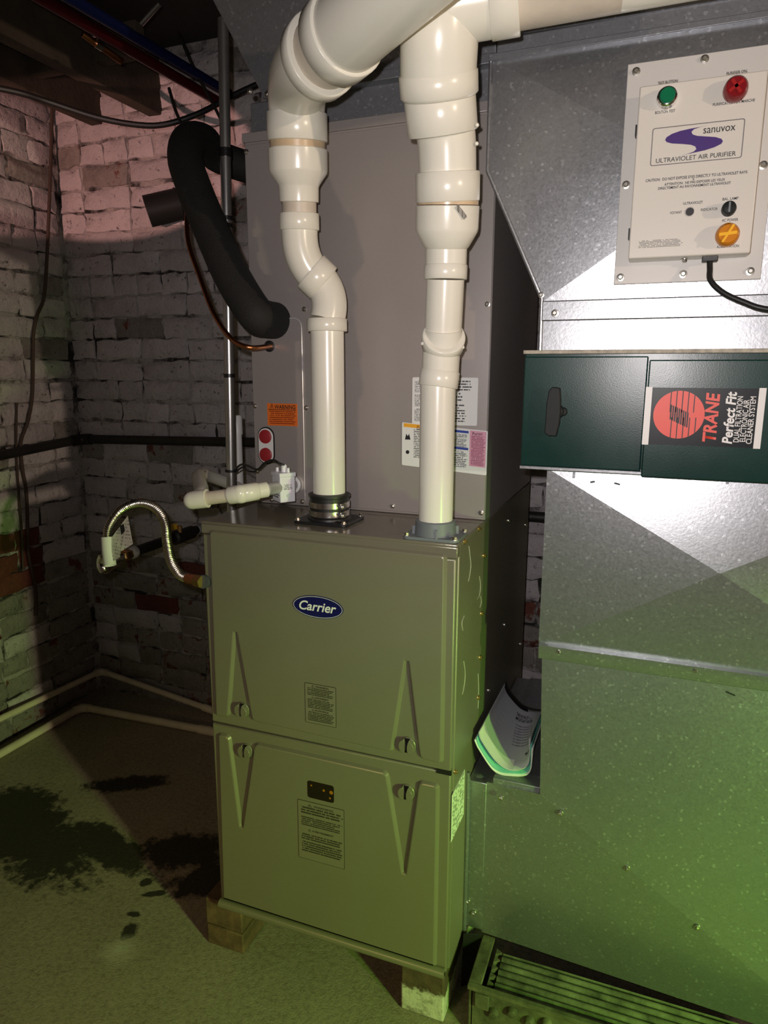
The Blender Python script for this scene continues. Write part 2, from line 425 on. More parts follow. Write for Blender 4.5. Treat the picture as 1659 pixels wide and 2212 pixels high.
def lay(wall, a0, a1, put, vis, red, cuts=()):
    """courses of bricks from a0 to a1 along the wall"""
    rnd = random.Random(3 if wall is wall_back else 11)
    rest = G(); cnt = 0
    for row in range(int(ZC/CH)):
        z = CH*(row+.5); a = a0+.004+rnd.uniform(0, .006); first = rnd.random() < .5; header_row = row % 6 == 3
        while a < a1:
            k = 'h' if (header_row or first or rnd.random() < .16) else 's'; first = False; L = .209 if k == 's' else .107
            c = a+L/2; a += L
            loc, rz = put(c, z); mk = red(c, z, rnd); s = rnd.randrange(6)
            jit = V(rnd.uniform(-.002, .002), rnd.uniform(-.002, .002), rnd.uniform(-.003, .003)); tilt = rnd.uniform(-.02, .02)
            if vis(c, z) and cnt < 298:
                o = bpy.data.objects.new('brick', VAR[k, mk, s][0]); COL.objects.link(o); o.parent = wall
                o.location = Vector(loc)+jit; o.rotation_euler = (0, tilt, rz); cnt += 1
            else:
                q = Matrix.Translation(Vector(loc)+jit) @ Matrix.Rotation(rz, 4, 'Z')
                rest.add([q @ Vector(p) for p in VAR[k, mk, s][1]], VAR[k, mk, s][2], ['brick', 'brickworn', 'brickred'].index(mk))
    o = obj('brick_courses', rest, [M['brick'], M['brickworn'], M['brickred']], wall); o['kind'] = 'stuff'
    print('bricks', wall.name, cnt)
RED_B = [U(345, 1262, 'y', YW), U(335, 1300, 'y', YW), U(290, 1390, 'y', YW), U(228, 1112, 'y', YW)]
def red_back(c, z, rnd):
    if any(abs(c-p.x) < .07 and abs(z-p.z) < .026 for p in RED_B): return 'brickred'
    if z < .62: return 'brickred' if rnd.random() < .05 else ('brickworn' if rnd.random() < .75 else 'brick')
    return 'brickworn' if rnd.random() < .08 else 'brick'
RED_L = [U(40, 1155, 'x', XW), U(40, 1210, 'x', XW), U(20, 1255, 'x', XW)]
def red_left(c, z, rnd):
    if any(abs(c-p.y) < .10 and abs(z-p.z) < .035 for p in RED_L): return 'brickred'
    if z < .62: return 'brickred' if rnd.random() < .05 else ('brickworn' if rnd.random() < .8 else 'brick')
    return 'brickworn' if rnd.random() < .1 else 'brick'
lay(wall_back, XW, 1.6, lambda c, z: ((c, YW, z), 0), lambda c, z: c < 0.0 or (.45 < c < .85 and z < 1.35), red_back)
lay(wall_left, 0, 2.1, lambda s, z: ((XW, YW-.012-s, z), R(90)), lambda s, z: YW-s > .3, lambda s, z, r: red_left(YW-.012-s, z, r))
# ceiling: dark boards on joists
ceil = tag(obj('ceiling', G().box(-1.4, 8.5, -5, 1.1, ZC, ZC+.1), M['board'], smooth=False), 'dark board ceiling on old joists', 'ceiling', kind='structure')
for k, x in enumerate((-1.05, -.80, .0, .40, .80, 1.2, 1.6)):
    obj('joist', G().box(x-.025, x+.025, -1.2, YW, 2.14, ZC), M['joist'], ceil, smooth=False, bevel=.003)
obj('ledger_board', G().box(-1.25, -.62, .66, .70, 2.19, 2.28), M['joist'], ceil, smooth=False, bevel=.003)
# ------------------------------------------------------------------ furnace
FW, FD, ZB, ZT = .533, .749, .12, 1.009
fur = thing('gas_furnace', 'grey-brown metal gas furnace with two embossed doors and a blue oval badge', 'furnace', (FW/2, FD/2, ZB))
def X0(px, py, y=0.0): p = U(px, py, 'y', y); return Vector((p.x, p.z))
gap = (X0(457, 1557).y+X0(975, 1672).y)/2
obj('cabinet', G().box(0, FW, .016, FD, ZB, ZT-.004), M['paint'], fur, bevel=.0025)
g = G().box(-.001, FW+.001, -.001, FD, ZT-.006, ZT); g.box(-.001, FW+.001, -.001, .016, ZT-.026, ZT-.005)
obj('top_panel', g, M['painttop'], fur, bevel=.0025)
def door(name, z0, z1, poly, rad):
    d = obj(name, G().box(.002, FW-.002, 0, .016, z0, z1), M['paint'], fur, bevel=.003)
    p = ccw([Vector(q) for q in rounded(poly, rad)])
    g = G(); loops = [(p, .0006), (inset(p, .0022), -.0030), (inset(p, .0044), -.0062), (inset(p, .0066), -.0072)]
    v = [(q.x, y, q.y) for lp, y in loops for q in lp]; n = len(p)
    f = [(i*n+k, i*n+(k+1) % n, (i+1)*n+(k+1) % n, (i+1)*n+k) for i in range(3) for k in range(n)] + [tuple(range(3*n, 4*n))]
    g.add(v, f); obj('embossed_panel', g, M['paint'], d, angle=12)
    # outer groove line pressed round the panel
    q1 = inset(p, -.0055); q2 = inset(p, -.0035); q3 = inset(p, -.0075)
    return d
up_poly = [X0(453, 1142), X0(967, 1196), X0(959, 1651), X0(906, 1638), X0(881, 1428), X0(851, 1626), X0(546, 1557), X0(512, 1366), X0(499, 1549), X0(467, 1546)]
up = door('upper_door', gap+.0015, ZT-.027, up_poly, [.012, .012, .012, .014, .003, .012, .012, .003, .012, .010])
lo_poly = [X0(472, 1580), X0(500, 1586), X0(525, 1781), X0(551, 1600), X0(840, 1664), X0(875, 1880), X0(904, 1682), X0(951, 1692), X0(944, 2086), X0(483, 1938)]
lo = door('lower_door', ZB+.004, gap-.0015, lo_poly, [.010, .014, .003, .014, .014, .003, .012, .012, .004, .004])
g = G(); g.lathe((.004, -.006, ZB+.009), (1, 0, 0), [(0, .010), (FW-.008, .010)], 20); g.box(.004, FW-.004, -.006, .016, ZB, ZB+.010)
obj('bottom_rail', g, M['paint'], fur)
g = G().box(FW-.03, FW-.001, -.0015, .004, gap-.006, gap+.002); obj('door_gasket', g, M['black'], fur)
def knob(px, py, dr):
    c = X0(px, py, -.006); g = G(); r = .0165
    g.lathe((c.x, -.0005, c.y), (0, -1, 0), [(0, r), (.002, r), (.003, r*.93)], 32, 0)
    for s in (-1, 1):                          # two half-moon lobes with a pinched slot between
        pts = []
        for k in range(13):
            a = R(-66+132*k/12); pts.append((c.x+s*r*.95*math.cos(a), c.y+r*.95*math.sin(a)))
        for k in range(7):
            t = 1-2*k/6; pts.append((c.x+s*(.0022+.0035*t*t), c.y+r*.92*t))
        g.prism([(x, -.003, z) for x, z in pts], (0, -.011 if s > 0 else -.007, 0), 0)
    pts = [(c.x+(.0022+.0035*t*t), c.y+r*.92*t) for t in (1, .6, .2, -.2, -.6, -1)]+[(c.x-(.0022+.0035*t*t), c.y+r*.92*t) for t in (-1, -.6, -.2, .2, .6, 1)]
    g.prism([(x, -.0032, z) for x, z in pts], (0, -.0008, 0), 1)
    obj('latch_knob', g, [M['paint'], M['ink']], dr, angle=30, bevel=.0006)
knob(522, 1535, up); knob(879, 1612, up); knob(529, 1624, lo); knob(877, 1714, lo)
# badge
bc = X0(687, 1311, -.007); ba, bb = .0535, .0225
badge = obj('oval_badge', G().prism([(bc.x+ba*math.cos(t), -.0072, bc.y+bb*math.sin(t)) for t in [2*math.pi*k/64 for k in range(64)]], (0, -.0016, 0)), M['navy'], fur)
badge['label'] = 'navy oval badge with silver rim'
g = G()
el = lambda s, y: [(bc.x+(ba-s)*math.cos(t), y, bc.y+(bb-s)*math.sin(t)) for t in [2*math.pi*k/64 for k in range(64)]]
a, b_ = el(.0012, -.0091), el(.0026, -.0091); g.add(a+b_, [(k, (k+1) % 64, 64+(k+1) % 64, 64+k) for k in range(64)])
obj('badge_rim', g, M['silver'], badge, smooth=False)
text('badge_lettering', 'Carrier', bc.x, bc.y-.0080, -.0092, .026, M['inkwhite'], badge, w=.079, shear=.28, bold=.018)
# door labels printed in olive on olive
INK = (.040, .036, .024); PAP = (.195, .175, .125)
def skew_label(name, q, y, mt, par, t=.0006, r=.003):
    P_ = [X0(a, b2, y) for a, b2 in q]; x0 = (P_[0].x+P_[3].x)/2; x1 = (P_[1].x+P_[2].x)/2
    z1 = (P_[0].y+P_[1].y)/2; z0 = (P_[2].y+P_[3].y)/2
    return plateY(name, rect(x0, x1, z0, z1, r), y, t, mt, par), (x0, x1, z0, z1)
def label_stack(name, q, y, par, blocks, border=True):
    o, (x0, x1, z0, z1) = skew_label(name, q, y, M['ink'] if border else M['paper'], par)
    return o, (x0, x1, z0, z1)
LBP = mat('olive_label', PAP, .5); LBI = mat('olive_ink', INK, .55)
o, (x0, x1, z0, z1) = skew_label('warning_label', [(659.5, 1473), (727, 1487), (725, 1574), (658, 1557)], -.0078, LBI, up)
def block(nm, u0, u1, v0, v1, mt, par, y, box):
    X_0, X_1, Z_0, Z_1 = box
    return plateY(nm, rect(X_0+(X_1-X_0)*u0, X_0+(X_1-X_0)*u1, Z_0+(Z_1-Z_0)*v0, Z_0+(Z_1-Z_0)*v1), y, .0002, mt, par)
def lbox(b): return b
# sheet and print are sub-parts of the furnace's door label: kept as furnace > warning_label > print
def door_label(q, rows, heads, par_thing):
    y = -.0078
    o, bx = skew_label('warning_label', q, y, LBI, par_thing)
    x0, x1, z0, z1 = bx
    plateY('label_sheet', rect(x0+.0011, x1-.0011, z0+.0011, z1-.0011, .0024), y-.0002, .0002, LBP, o)
    for k, (v0, v1, n, sd) in enumerate(rows):
        pm = print_mat('door_print', PAP, INK, n, 26, .6, 'x', sd, .40)
        plateY('small_print', rect(x0+.003, x1-.003, z0+(z1-z0)*v0, z0+(z1-z0)*v1), y-.0004, .0002, pm, o)
    for s_, v, h in heads:
        text('label_heading', s_, (x0+x1)/2, z0+(z1-z0)*v, y-.0006, h, LBI, o, w=(x1-x0)*.55, bold=.02)
    return o, bx
bpy.data.objects.remove(o)
door_label([(659.5, 1473), (727, 1487), (725, 1574), (658, 1557)], [(.70, .90, 5, 1), (.38, .62, 6, 2), (.06, .30, 6, 3)],
           [('\u26A0 WARNING', .915, .0055), ('\u26A0 AVERTISSEMENT', .64, .0045), ('\u26A0 ADVERTENCIA', .32, .0048)], fur)
door_label([(642.6, 1725), (744, 1751), (744, 1879), (645, 1850)], [(.78, .91, 3, 4), (.58, .74, 5, 5), (.34, .45, 3, 6), (.13, .32, 5, 7)],
           [('\u26A0 WARNING', .92, .006), ('\u26A0 AVERTISSEMENT', .50, .0055)], fur)
# sight glass
q = [X0(*p, -.006) for p in ((665, 1684), (722, 1698), (722, 1735), (665, 1720))]
x0, x1 = (q[0].x+q[3].x)/2, (q[1].x+q[2].x)/2; z1, z0 = (q[0].y+q[1].y)/2, (q[2].y+q[3].y)/2
sg = obj('sight_window', G().prism([(p.x, -.0066, p.y) for p in rounded(rect(x0, x1, z0, z1), .006)], (0, -.0012, 0)), mat('dark_glass', (.012, .008, .004), .12), fur)
sg['label'] = 'small dark sight window with amber glints'
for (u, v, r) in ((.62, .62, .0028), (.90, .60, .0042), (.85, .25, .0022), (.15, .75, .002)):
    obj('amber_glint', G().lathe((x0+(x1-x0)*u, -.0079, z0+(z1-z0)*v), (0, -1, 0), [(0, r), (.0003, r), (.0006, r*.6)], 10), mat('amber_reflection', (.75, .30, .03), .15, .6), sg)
# screws on the side and the top edge
for (px, py) in ((1034, 1142), (1003, 1170), (1045, 1200), (1040, 1325), (1037, 1420), (1033, 1507), (983, 1667)):
    p = U(px, py, 'x', FW+.0005); obj('screw', G().screw(p, (1, 0, 0), .0042), M['gold'], fur)
for yv, zv in ((.46, .36+.6), (.70, .90), (.70, .56), (.46, .70), (.30, .60)):
    obj('screw', G().screw((FW+.0005, yv, zv), (1, 0, 0), .0045), M['screw'], fur)
pm = print_mat('side_label_print', (.72, .74, .66), (.06, .07, .05), 16, 9, .5, 'y', 5, .5)
pz = [U(977, 1720, 'x', FW+.001), U(1004, 1661, 'x', FW+.001), U(1002, 1757, 'x', FW+.001), U(974, 1822, 'x', FW+.001)]
g = G(); ya, yb = pz[0].y, min(.113, (pz[1].y+pz[2].y)/2); zb_, zt_ = (pz[2].z+pz[3].z)/2, (pz[0].z+pz[1].z)/2
obj('side_label', G().box(FW, FW+.001, max(.004, ya), yb, zb_, zt_), pm, fur)['label'] = 'pale printed label on the cabinet side'
g = G()                                        # pale scratches on the cabinet side
for P_ in (((1013, 1180), (1017, 1215), (1016, 1235), (1012, 1256)), ((1036, 1245), (1038, 1265), (1036, 1285), (1031, 1294)), ((1038, 1288), (1040, 1300), (1037, 1312)),
           ((1003, 1330), (998, 1345), (1000, 1362)), ((1002, 1428), (1005, 1455), (1003, 1480), (999, 1500)), ((1033, 1455), (1034, 1490), (1033, 1530))):
    g.tube(catmull([U(px, py, 'x', FW+.0004) for px, py in P_], 4), .0005, 5)
obj('scratch_marks', g, mat('scratch', (.55, .53, .42), .5), fur)['kind'] = 'stuff'
# ------------------------------------------------------------------ blocks under the furnace
tag(obj('wood_block', G().box(-.045, .052, .004, .30, .052, ZB-.001), M['wood'], bevel=.003), 'weathered lumber offcut directly under the furnace corner by the dark puddle', 'block', 'lumber blocks under the furnace')
tag(obj('wood_block', G().box(-.042, .054, .002, .34, 0.0005, .051), M['wood'], bevel=.003), 'dark lumber offcut on the floor below another offcut by the puddle', 'block', 'lumber blocks under the furnace')
def splash():
    m_, nt, b = nmat('splashed_block'); co = coords(nt); s = N(nt, 'ShaderNodeSeparateXYZ'); nt.links.new(co, s.inputs[0])
    nz = noise(nt, co, 45, 6, .7); e = math_(nt, 'ADD', s.outputs[2], math_(nt, 'MULTIPLY', math_(nt, 'SUBTRACT', nz, .5), .06))
    k = ramp(nt, e, [(.058, 1), (.064, 0)])
    br = ramp(nt, noise(nt, co, 20, 5), [(.3, (.05, .03, .018)), (.7, (.13, .085, .05))])
    wh = ramp(nt, nz, [(.35, (.25, .23, .18)), (.5, (.60, .57, .50))])
    nt.links.new(mixc(nt, k, br, wh), b.inputs['Base Color']); S(b, 'Roughness', .85); bumpn(nt, b, nz, .6, .006); return m_
tag(obj('wood_block', G().box(.434, .527, .003, .30, .0005, ZB-.001), splash(), bevel=.004), 'brown block splashed white along its lower half under the furnace', 'block')
# ------------------------------------------------------------------ coil cabinet on the furnace
YC, ZCT = .21, 1.786
coil = thing('coil_cabinet', 'tall taupe sheet metal coil cabinet standing on the furnace with warning labels', 'coil cabinet', (FW/2, .48, ZT))
obj('casing', G().box(0, FW, YC+.003, FD, ZT+.0005, ZCT), M['coilpaint'], coil, bevel=.002)
obj('front_panel', G().box(.002, FW-.0015, YC, YC+.003, ZT+.006, ZCT-.022), M['coilpaint'], coil, bevel=.001)
g = G().box(-.002, FW+.002, YC-.003, YC+.01, ZCT-.018, ZCT); obj('top_flange', g, M['coilpaint'], coil, bevel=.001)
xa, xb, za, zb2 = .004, .128, ZT+.016, 1.415
poly = rounded([(xa, za), (xb, za), (xb, zb2), (xa, zb2)], [.002, .004, .022, .002], 8)
acc = plateY('access_panel', poly, YC-.0035, .0036, M['coilpaint'], coil, bevel=.0008)
g = G(); e = [(p.x, YC-.0038, p.y) for p in rounded([(xb, za), (xb, zb2), (xa+.05, zb2)], [0, .022, 0], 10)]
obj('panel_edge', G().tube(e, .0011, 6), M['silver'], acc)
for (px, py) in ((657, 668), (1057, 657), (848, 1093), (1040, 1108), (549, 877), (661, 881), (588, 1079), (654, 1083), (525, 330)):
    p = U(px, py, 'y', YC-.001); obj('screw', G().screw((min(max(p.x, .008), FW-.008), YC-.0005 if px > 655 else YC-.0038, p.z), (0, -1, 0), .004), M['screw'], coil)
# orange warning label
P1, P2 = U(577, 871, 'y', YC-.004), U(643, 921, 'y', YC-.004)
wl = plateY('orange_warning_label', rect(P1.x, P2.x, P2.z, P1.z), YC-.0044, .0008, M['orange'], coil); wl['label'] = 'orange warning sticker'
cx, w_ = (P1.x+P2.x)/2, P2.x-P1.x; H_ = P1.z-P2.z
text('warning_lettering', '\u26A0WARNING', cx+.001, P2.z+H_*.755, YC-.0047, .0125, M['ink'], wl, w=w_*.86, shear=.05, bold=.02)
obj('underline', G().box(P1.x+.003, P2.x-.003, YC-.0047, YC-.0044, P2.z+H_*.70, P2.z+H_*.725), M['ink'], wl)
plateY('small_print', rect(P1.x+.002, P2.x-.002, P2.z+.003, P2.z+H_*.68), YC-.0046, .0002, print_mat('orange_print', (.80, .17, .02), (.30, .04, .005), 7, 22, .5, 'x', 3, .40), wl)
# white plate with two red refrigerant plugs
pc = [U(574, 943, 'y', YC-.006), U(575, 982, 'y', YC-.006)]
r_ = .0185; pts = []
for k in range(17): a = R(180*k/16); pts.append((pc[0].x+r_*math.cos(a), pc[0].z+r_*math.sin(a)))
for k in range(17): a = R(180+180*k/16); pts.append((pc[1].x+r_*math.cos(a), pc[1].z+r_*math.sin(a)))
plug = plateY('plug_gasket', inset(ccw([Vector(p) for p in pts]), -.0028), YC-.0045, .001, M['black'], coil)
pp = plateY('plug_plate', pts, YC-.0075, .003, M['pvcwhite'], coil, bevel=.0008)
for c in pc: obj('red_plug', G().lathe((c.x, YC-.0073, c.z), (0, -1, 0), [(0, .0155), (.0025, .0152), (.0035, .0135)], 32), M['redcap'], pp)
# white data label and safety label behind the right vent pipe
a1, a2 = U(891, 815, 'y', YC-.001), U(1028, 920, 'y', YC-.001)
dl = plateY('data_label', rounded(rect(a1.x, a2.x+.002, a2.z, a1.z), .003), YC-.0010, .001, M['paper'], coil)
for (u0, u1, v0, v1, n, sd) in ((.03, .20, .68, .92, 12, 1), (.03, .20, .38, .64, 12, 2), (.03, .20, .06, .34, 12, 3), (.58, .92, .72, .95, 4, 4), (.55, .80, .5, .7, 3, 5), (.55, .85, .06, .45, 7, 6)):
    w1 = a2.x-a1.x; h1 = a1.z-a2.z
    plateY('small_print', rect(a1.x+w1*u0, a1.x+w1*u1, a2.z+h1*v0, a2.z+h1*v1), YC-.0013, .0002, print_mat('data_print', (.78, .78, .76), (.08, .08, .09), n, 12, .5, 'x', sd, .45), dl)
b1, b2, b3 = U(869, 912, 'y', YC-.001), U(1054, 931, 'y', YC-.001), U(865, 1004, 'y', YC-.001)
lw = b2.x-b1.x; lh = b1.z-b3.z; sl = (b2.z-b1.z)/lw
def LB(u, v): return (b1.x+lw*u, b3.z+lh*v+sl*lw*u)
def lq(u0, u1, v0, v1): return [LB(u0, v0), LB(u1, v0), LB(u1, v1), LB(u0, v1)]
sl_ = plateY('safety_label', rounded(lq(0, 1, 0, 1), .003), YC-.0022, .0008, M['paper'], coil)
yy = YC-.0025
plateY('orange_header', lq(.02, .40, .90, .985), yy, .0003, M['yellowlabel'], sl_)
text('header_lettering', '\u26A0 WARNING', LB(.31, .9)[0], LB(.31, .91)[1], yy-.0002, .0075, M['ink'], sl_, w=.05, bold=.02)
plateY('pink_panel', lq(.80, .985, .17, .975), yy, .0003, M['pink'], sl_)
text('pink_heading', 'Puron', LB(.885, .89)[0], LB(.885, .88)[1], yy-.0003, .009, M['ink'], sl_, w=.020, bold=.01)
plateY('pink_print', lq(.81, .975, .20, .86), yy-.0002, .0002, print_mat('pink_print', (.72, .34, .46), (.30, .07, .14), 20, 14, .55, 'x', 3, .38), sl_)
for v in (.90, .52): plateY('blue_bar', lq(.55, .785, v, v+.055), yy, .0003, M['inkblue'], sl_)
plateY('small_print', lq(.52, .78, .58, .88), yy, .0003, print_mat('safety_print', (.78, .78, .76), (.10, .10, .13), 9, 20, .5, 'x', 1, .42), sl_)
plateY('small_print', lq(.52, .78, .12, .50), yy, .0003, print_mat('safety_print2', (.78, .78, .76), (.10, .10, .13), 10, 20, .5, 'x', 2, .42), sl_)
plateY('small_print', lq(.13, .40, .20, .88), yy, .0003, print_mat('safety_print3', (.78, .78, .76), (.10, .10, .10), 18, 20, .5, 'x', 4, .42), sl_)
for v in (.68, .32):
    c = LB(.07, v); plateY('pictogram', [(c[0]-.006, c[1]-.006), (c[0]+.006, c[1]-.006), (c[0]+.003, c[1]+.006), (c[0], c[1]+.001), (c[0]-.003, c[1]+.006)] if v > .5 else [(c[0]+.004*math.cos(t), c[1]+.004*math.sin(t)) for t in [k*.6 for k in range(10)]], yy, .0003, M['ink'], sl_)
# ------------------------------------------------------------------ supply plenum above the coil
ple = thing('supply_plenum', 'dull galvanised supply plenum flaring up to the ceiling above the coil cabinet', 'duct', (FW/2, .48, ZCT))
obj('collar', G().box(.012, FW-.004, YC+.012, FD-.02, ZCT, 1.846), M['galvdark'], ple, bevel=.002)
A, B = U(569, 209, 'y', .195), U(455, -8, 'y', .195); A.z = 1.843
k = (2.335-A.z)/(B.z-A.z); C_ = A+(B-A)*k
fr = [(A.x, .195, A.z), (.530, .195, A.z), (.530, .195, 2.335), (C_.x, .195, 2.335)]
obj('flared_section', G().prism(fr, (0, .53, 0)), M['galvdark'], ple, bevel=.002)
g = G(); g.box(A.x, .530, .188, .196, A.z-.004, A.z+.012); obj('seam_flange', g, M['galvdark'], ple, bevel=.001)
for px, py in ((540, 197), (578, 203)): obj('screw', G().screw(U(px, py, 'y', .187), (0, -1, 0), .005), M['screw'], ple)
# ------------------------------------------------------------------ PVC vent pipes
def hub(name, p0, p1, r, mt, par, b=.0022, seg=40):
    p0, p1 = Vector(p0), Vector(p1); L = (p1-p0).length
    return obj(name, G().lathe(p0, p1-p0, [(0, r-.006), (0, r-b*.6), (b*.6, r), (L-b*.6, r), (L, r-b*.6), (L, r-.006)], seg), mt, par, angle=50)
def pipe(name, p0, p1, r, mt, par, seg=40):
    return obj(name, G().tube([p0, p1], r, seg), mt, par)
def drip(par, p, r=.004):
    return obj('glue_drip', G().lathe(p, (0, 0, 1), [(-r, r*.3), (-r*.6, r*.85), (0, r), (r*.7, r*.7), (r, r*.2)], 10), M['pvc'], par)
# --- exhaust pipe on the rubber boot
BX, BY = .241, .095
ex = thing('vent_pipe', 'cream plastic vent pipe rising from a black rubber boot with steel clamps', 'pipe', (BX, BY, ZT))
bt = obj('rubber_boot', G().lathe((BX, BY, ZT+.004), (0, 0, 1), [(0, .044), (.006, .043), (.008, .0395), (.046, .0395), (.0475, .042), (.052, .042), (.054, .036)], 40), M['black'], ex)
obj('flange_plate', G().prism([(p.x, p.y, ZT) for p in rounded([(BX-.058, BY-.050), (BX+.058, BY-.050), (BX+.058, BY+.050), (BX-.058, BY+.050)], .012)], (0, 0, .006)), M['black'], ex, bevel=.001)
for z in (ZT+.014, ZT+.031):
    c = obj('hose_clamp', G().lathe((BX, BY, z), (0, 0, 1), [(0, .0398), (0, .0412), (.011, .0412), (.011, .0398)], 48, cap=False), M['steel'], bt)
    p = V(BX+.036, BY-.022, z+.0055)
    g = G().obox(p, (.006, -.003, 0), (.003, .006, 0), (0, 0, .006)); g.lathe(p+V(.004, -.006, 0), (.6, -1, 0), [(0, .004), (.008, .004), (.009, .003)], 12)
    obj('clamp_screw', g, M['steel'], bt, bevel=.001)
for sx, sy in ((-1, -1), (1, -1), (1, 1), (-1, 1)):
    obj('bolt', G().screw((BX+sx*.05, BY+sy*.042, ZT+.006), (0, 0, 1), .0045), M['screw'], ex)
e0 = V(BX, BY, ZT+.05); zc = U(720, 716, 'y', BY).z
pipe('lower_pipe', e0, (BX, BY, zc+.01), .0322, M['pvc'], ex)
zt2 = U(720, 688, 'y', BY).z
hub('coupling', (BX, BY, zc), (BX, BY, zt2), .0385, M['pvc'], ex)
q1 = D(689, 603, 1.325); q2 = D(668, 583, 1.318); q3 = D(647, 498, 1.298)
obj('elbow', G().tube(bez((BX, BY, zt2-.004), D(722, 640, 1.332), q1, 16), .0335, 40), M['pvc'], ex)
dd = (q1-q2).normalized(); hub('coupling', q1+dd*.012, q1-dd*.022, .0385, M['pvc'], ex)
obj('elbow', G().tube(bez(q1-dd*.01, D(646, 560, 1.31), q3, 16), .0335, 40), M['pvc'], ex)
v0 = D(646, 461, 1.289); hub('coupling', q3, v0, .0368, M['pvc'], ex)
v1 = D(646, 437, 1.283); pipe('short_pipe', q3, D(646, 425, 1.28), .0315, M['pvcaged'], ex)
v2 = D(645, 400, 1.274); v3 = D(644, 372, 1.266); v4 = D(643, 322, 1.252); v5 = D(642.5, 306, 1.247); v6 = D(641, 244, 1.23)
ax = (v4-v1).normalized(); L = lambda p: (p-v1).dot(ax)
obj('reducer', G().lathe(v1, ax, [(0, .031), (0, .0352), (.001, .036), (L(v2)-.004, .0365), (L(v2), .038), (L(v3)-.002, .0520), (L(v3)+.003, .0530), (L(v4)-.0015, .0530), (L(v4), .0515), (L(v4), .044)], 48), M['pvc'], ex, angle=28)
pipe('primer_band', v4-ax*.01, v5+ax*.012, .0490, M['pvcdirty'], ex)
hub('elbow_socket', v5, v6, .0535, M['pvc'], ex)
w1 = D(684, 128, 1.075); w0 = D(640, 165, 1.18)
d1 = (D(770, 48, .970)-D(684, 128, 1.075)).normalized()
def cub(a, b, c_, d, n=18): return [(1-t)**3*a+3*t*(1-t)**2*b+3*t*t*(1-t)*c_+t**3*d for t in [i/n for i in range(n+1)]]
obj('large_elbow', G().tube(cub(v6-ax*.006, v6+ax*.055, w1-d1*.06, w1+d1*.006), [.0490+.0045*k/18 for k in range(19)], 44), M['pvc'], ex)
hub('elbow_socket', w1-d1*.002, w1+d1*.024, .0605, M['pvc'], ex)
pipe('stained_pipe', w1, w1+d1*.14, .0505, M['pvcaged'], ex)
h0 = w1+d1*.062
hub('coupling', h0, h0+d1*.040, .0605, M['pvc'], ex)
h1 = h0+d1*.036
obj('upper_run', G().tube([h1, h1+d1*.31], [.0555, .0525], 44), M['pvc'], ex)
for px, py, dp in ((600, 188, 1.20), (586, 216, 1.215), (615, 108, 1.15)): drip(ex, D(px, py, dp), .0045)
# --- intake pipe on the grey collar
IX, IY = .480, .042
it = thing('vent_pipe', 'cream plastic vent pipe standing in a grey collar with a side branch up high', 'pipe', (IX, IY, ZT))
g = G().prism([(p.x, p.y, ZT) for p in rounded([(IX-.052, IY-.040), (IX+.052, IY-.040), (IX+.052, IY+.045), (IX-.052, IY+.045)], .014)], (0, 0, .006))
obj('collar_flange', g, M['greyplastic'], it, bevel=.001)
g = G().lathe((IX, IY, ZT+.006), (0, 0, 1), [(0, .038), (.024, .0365), (.026, .0345), (.026, .031)], 40)
for a in (20, 110, 200, 290):
    c = V(IX+.0385*math.cos(R(a)), IY+.0385*math.sin(R(a)), ZT+.013); g.obox(c, (.004*math.cos(R(a)), .004*math.sin(R(a)), 0), (-.0015*math.sin(R(a)), .0015*math.cos(R(a)), 0), (0, 0, .008))
obj('grey_collar', g, M['greyplastic'], it)
for sx, sy in ((-1, -1), (1, -1), (1, 1)): obj('bolt', G().screw((IX+sx*.045, IY+sy*.034+.002, ZT+.006), (0, 0, 1), .005), M['screw'], it)
j0 = V(IX, IY, ZT+.02); j1 = U(949, 836, 'y', IY); j1.x = IX; j2 = D(951, 800, 1.222)
pipe('lower_pipe', j0, j1+V(0, 0, .01), .0309, M['pvc'], it)
hub('coupling', j1, j2, .0345, M['pvc'], it)
j3 = D(957, 735, 1.203); j4 = D(958, 712, 1.195); j5 = D(962, 604, 1.172)
obj('street_elbow', G().tube(catmull([j2-V(0, 0, .005), D(953, 765, 1.212), j3, j4], 6), .0325, 40), M['pvc'], it)
a1_ = D(956, 742, 1.207); a2_ = D(955, 712, 1.190); dirv = (D(962, 700, 1.165)-D(952, 750, 1.222)).normalized()
hub('elbow_collar', a1_-dirv*.004, a1_+dirv*.021, .0368, M['pvc'], it)
pipe('short_pipe', a1_, j5, .0318, M['pvc'], it)
j6 = D(963, 572, 1.166); hub('coupling', j5, j6, .0362, M['pvc'], it)
j7 = D(964, 532, 1.156); k1 = D(966, 516, 1.150); k2 = D(967, 490, 1.143); k3 = D(967, 440, 1.131); k4 = D(967, 372, 1.113)
pipe('short_pipe', j6, j7, .0345, M['pvc'], it)
ax = (k3-j7).normalized(); L = lambda p: (p-j7).dot(ax)
obj('reducer', G().lathe(j7-ax*.004, ax, [(0, .034), (L(k1)*.3, .0375), (L(k2)-.004, .0505), (L(k2)+.002, .0515), (L(k3), .0515), (L(k3)+.001, .0505), (L(k3)+.001, .044)], 48), M['pvc'], it, angle=28)
pipe('primer_band', k3-ax*.002, k3+ax*.006, .0498, M['pvcdirty'], it)
hub('coupling', k3+ax*.0025, k4, .0515, M['pvc'], it)
l1 = D(964, 300, 1.09); l2 = D(952, 225, 1.05); l3 = D(945, 145, 1.015); l4 = D(950, 60, 1.004); l5 = D(956, -60, .985); l6 = D(960, -170, .975)
obj('bend', G().tube(catmull([k4-ax*.004, l1, D(955, 255, 1.073)], 8), .0455, 44), M['pvc'], it)
ax2 = (l3-l2).normalized()
hub('tee_socket', D(956, 288, 1.083), D(949, 205, 1.056), .0545, M['pvc'], it)
hub('tee_socket', D(949, 212, 1.058), D(946, 150, 1.036), .0590, M['pvc'], it, b=.008)
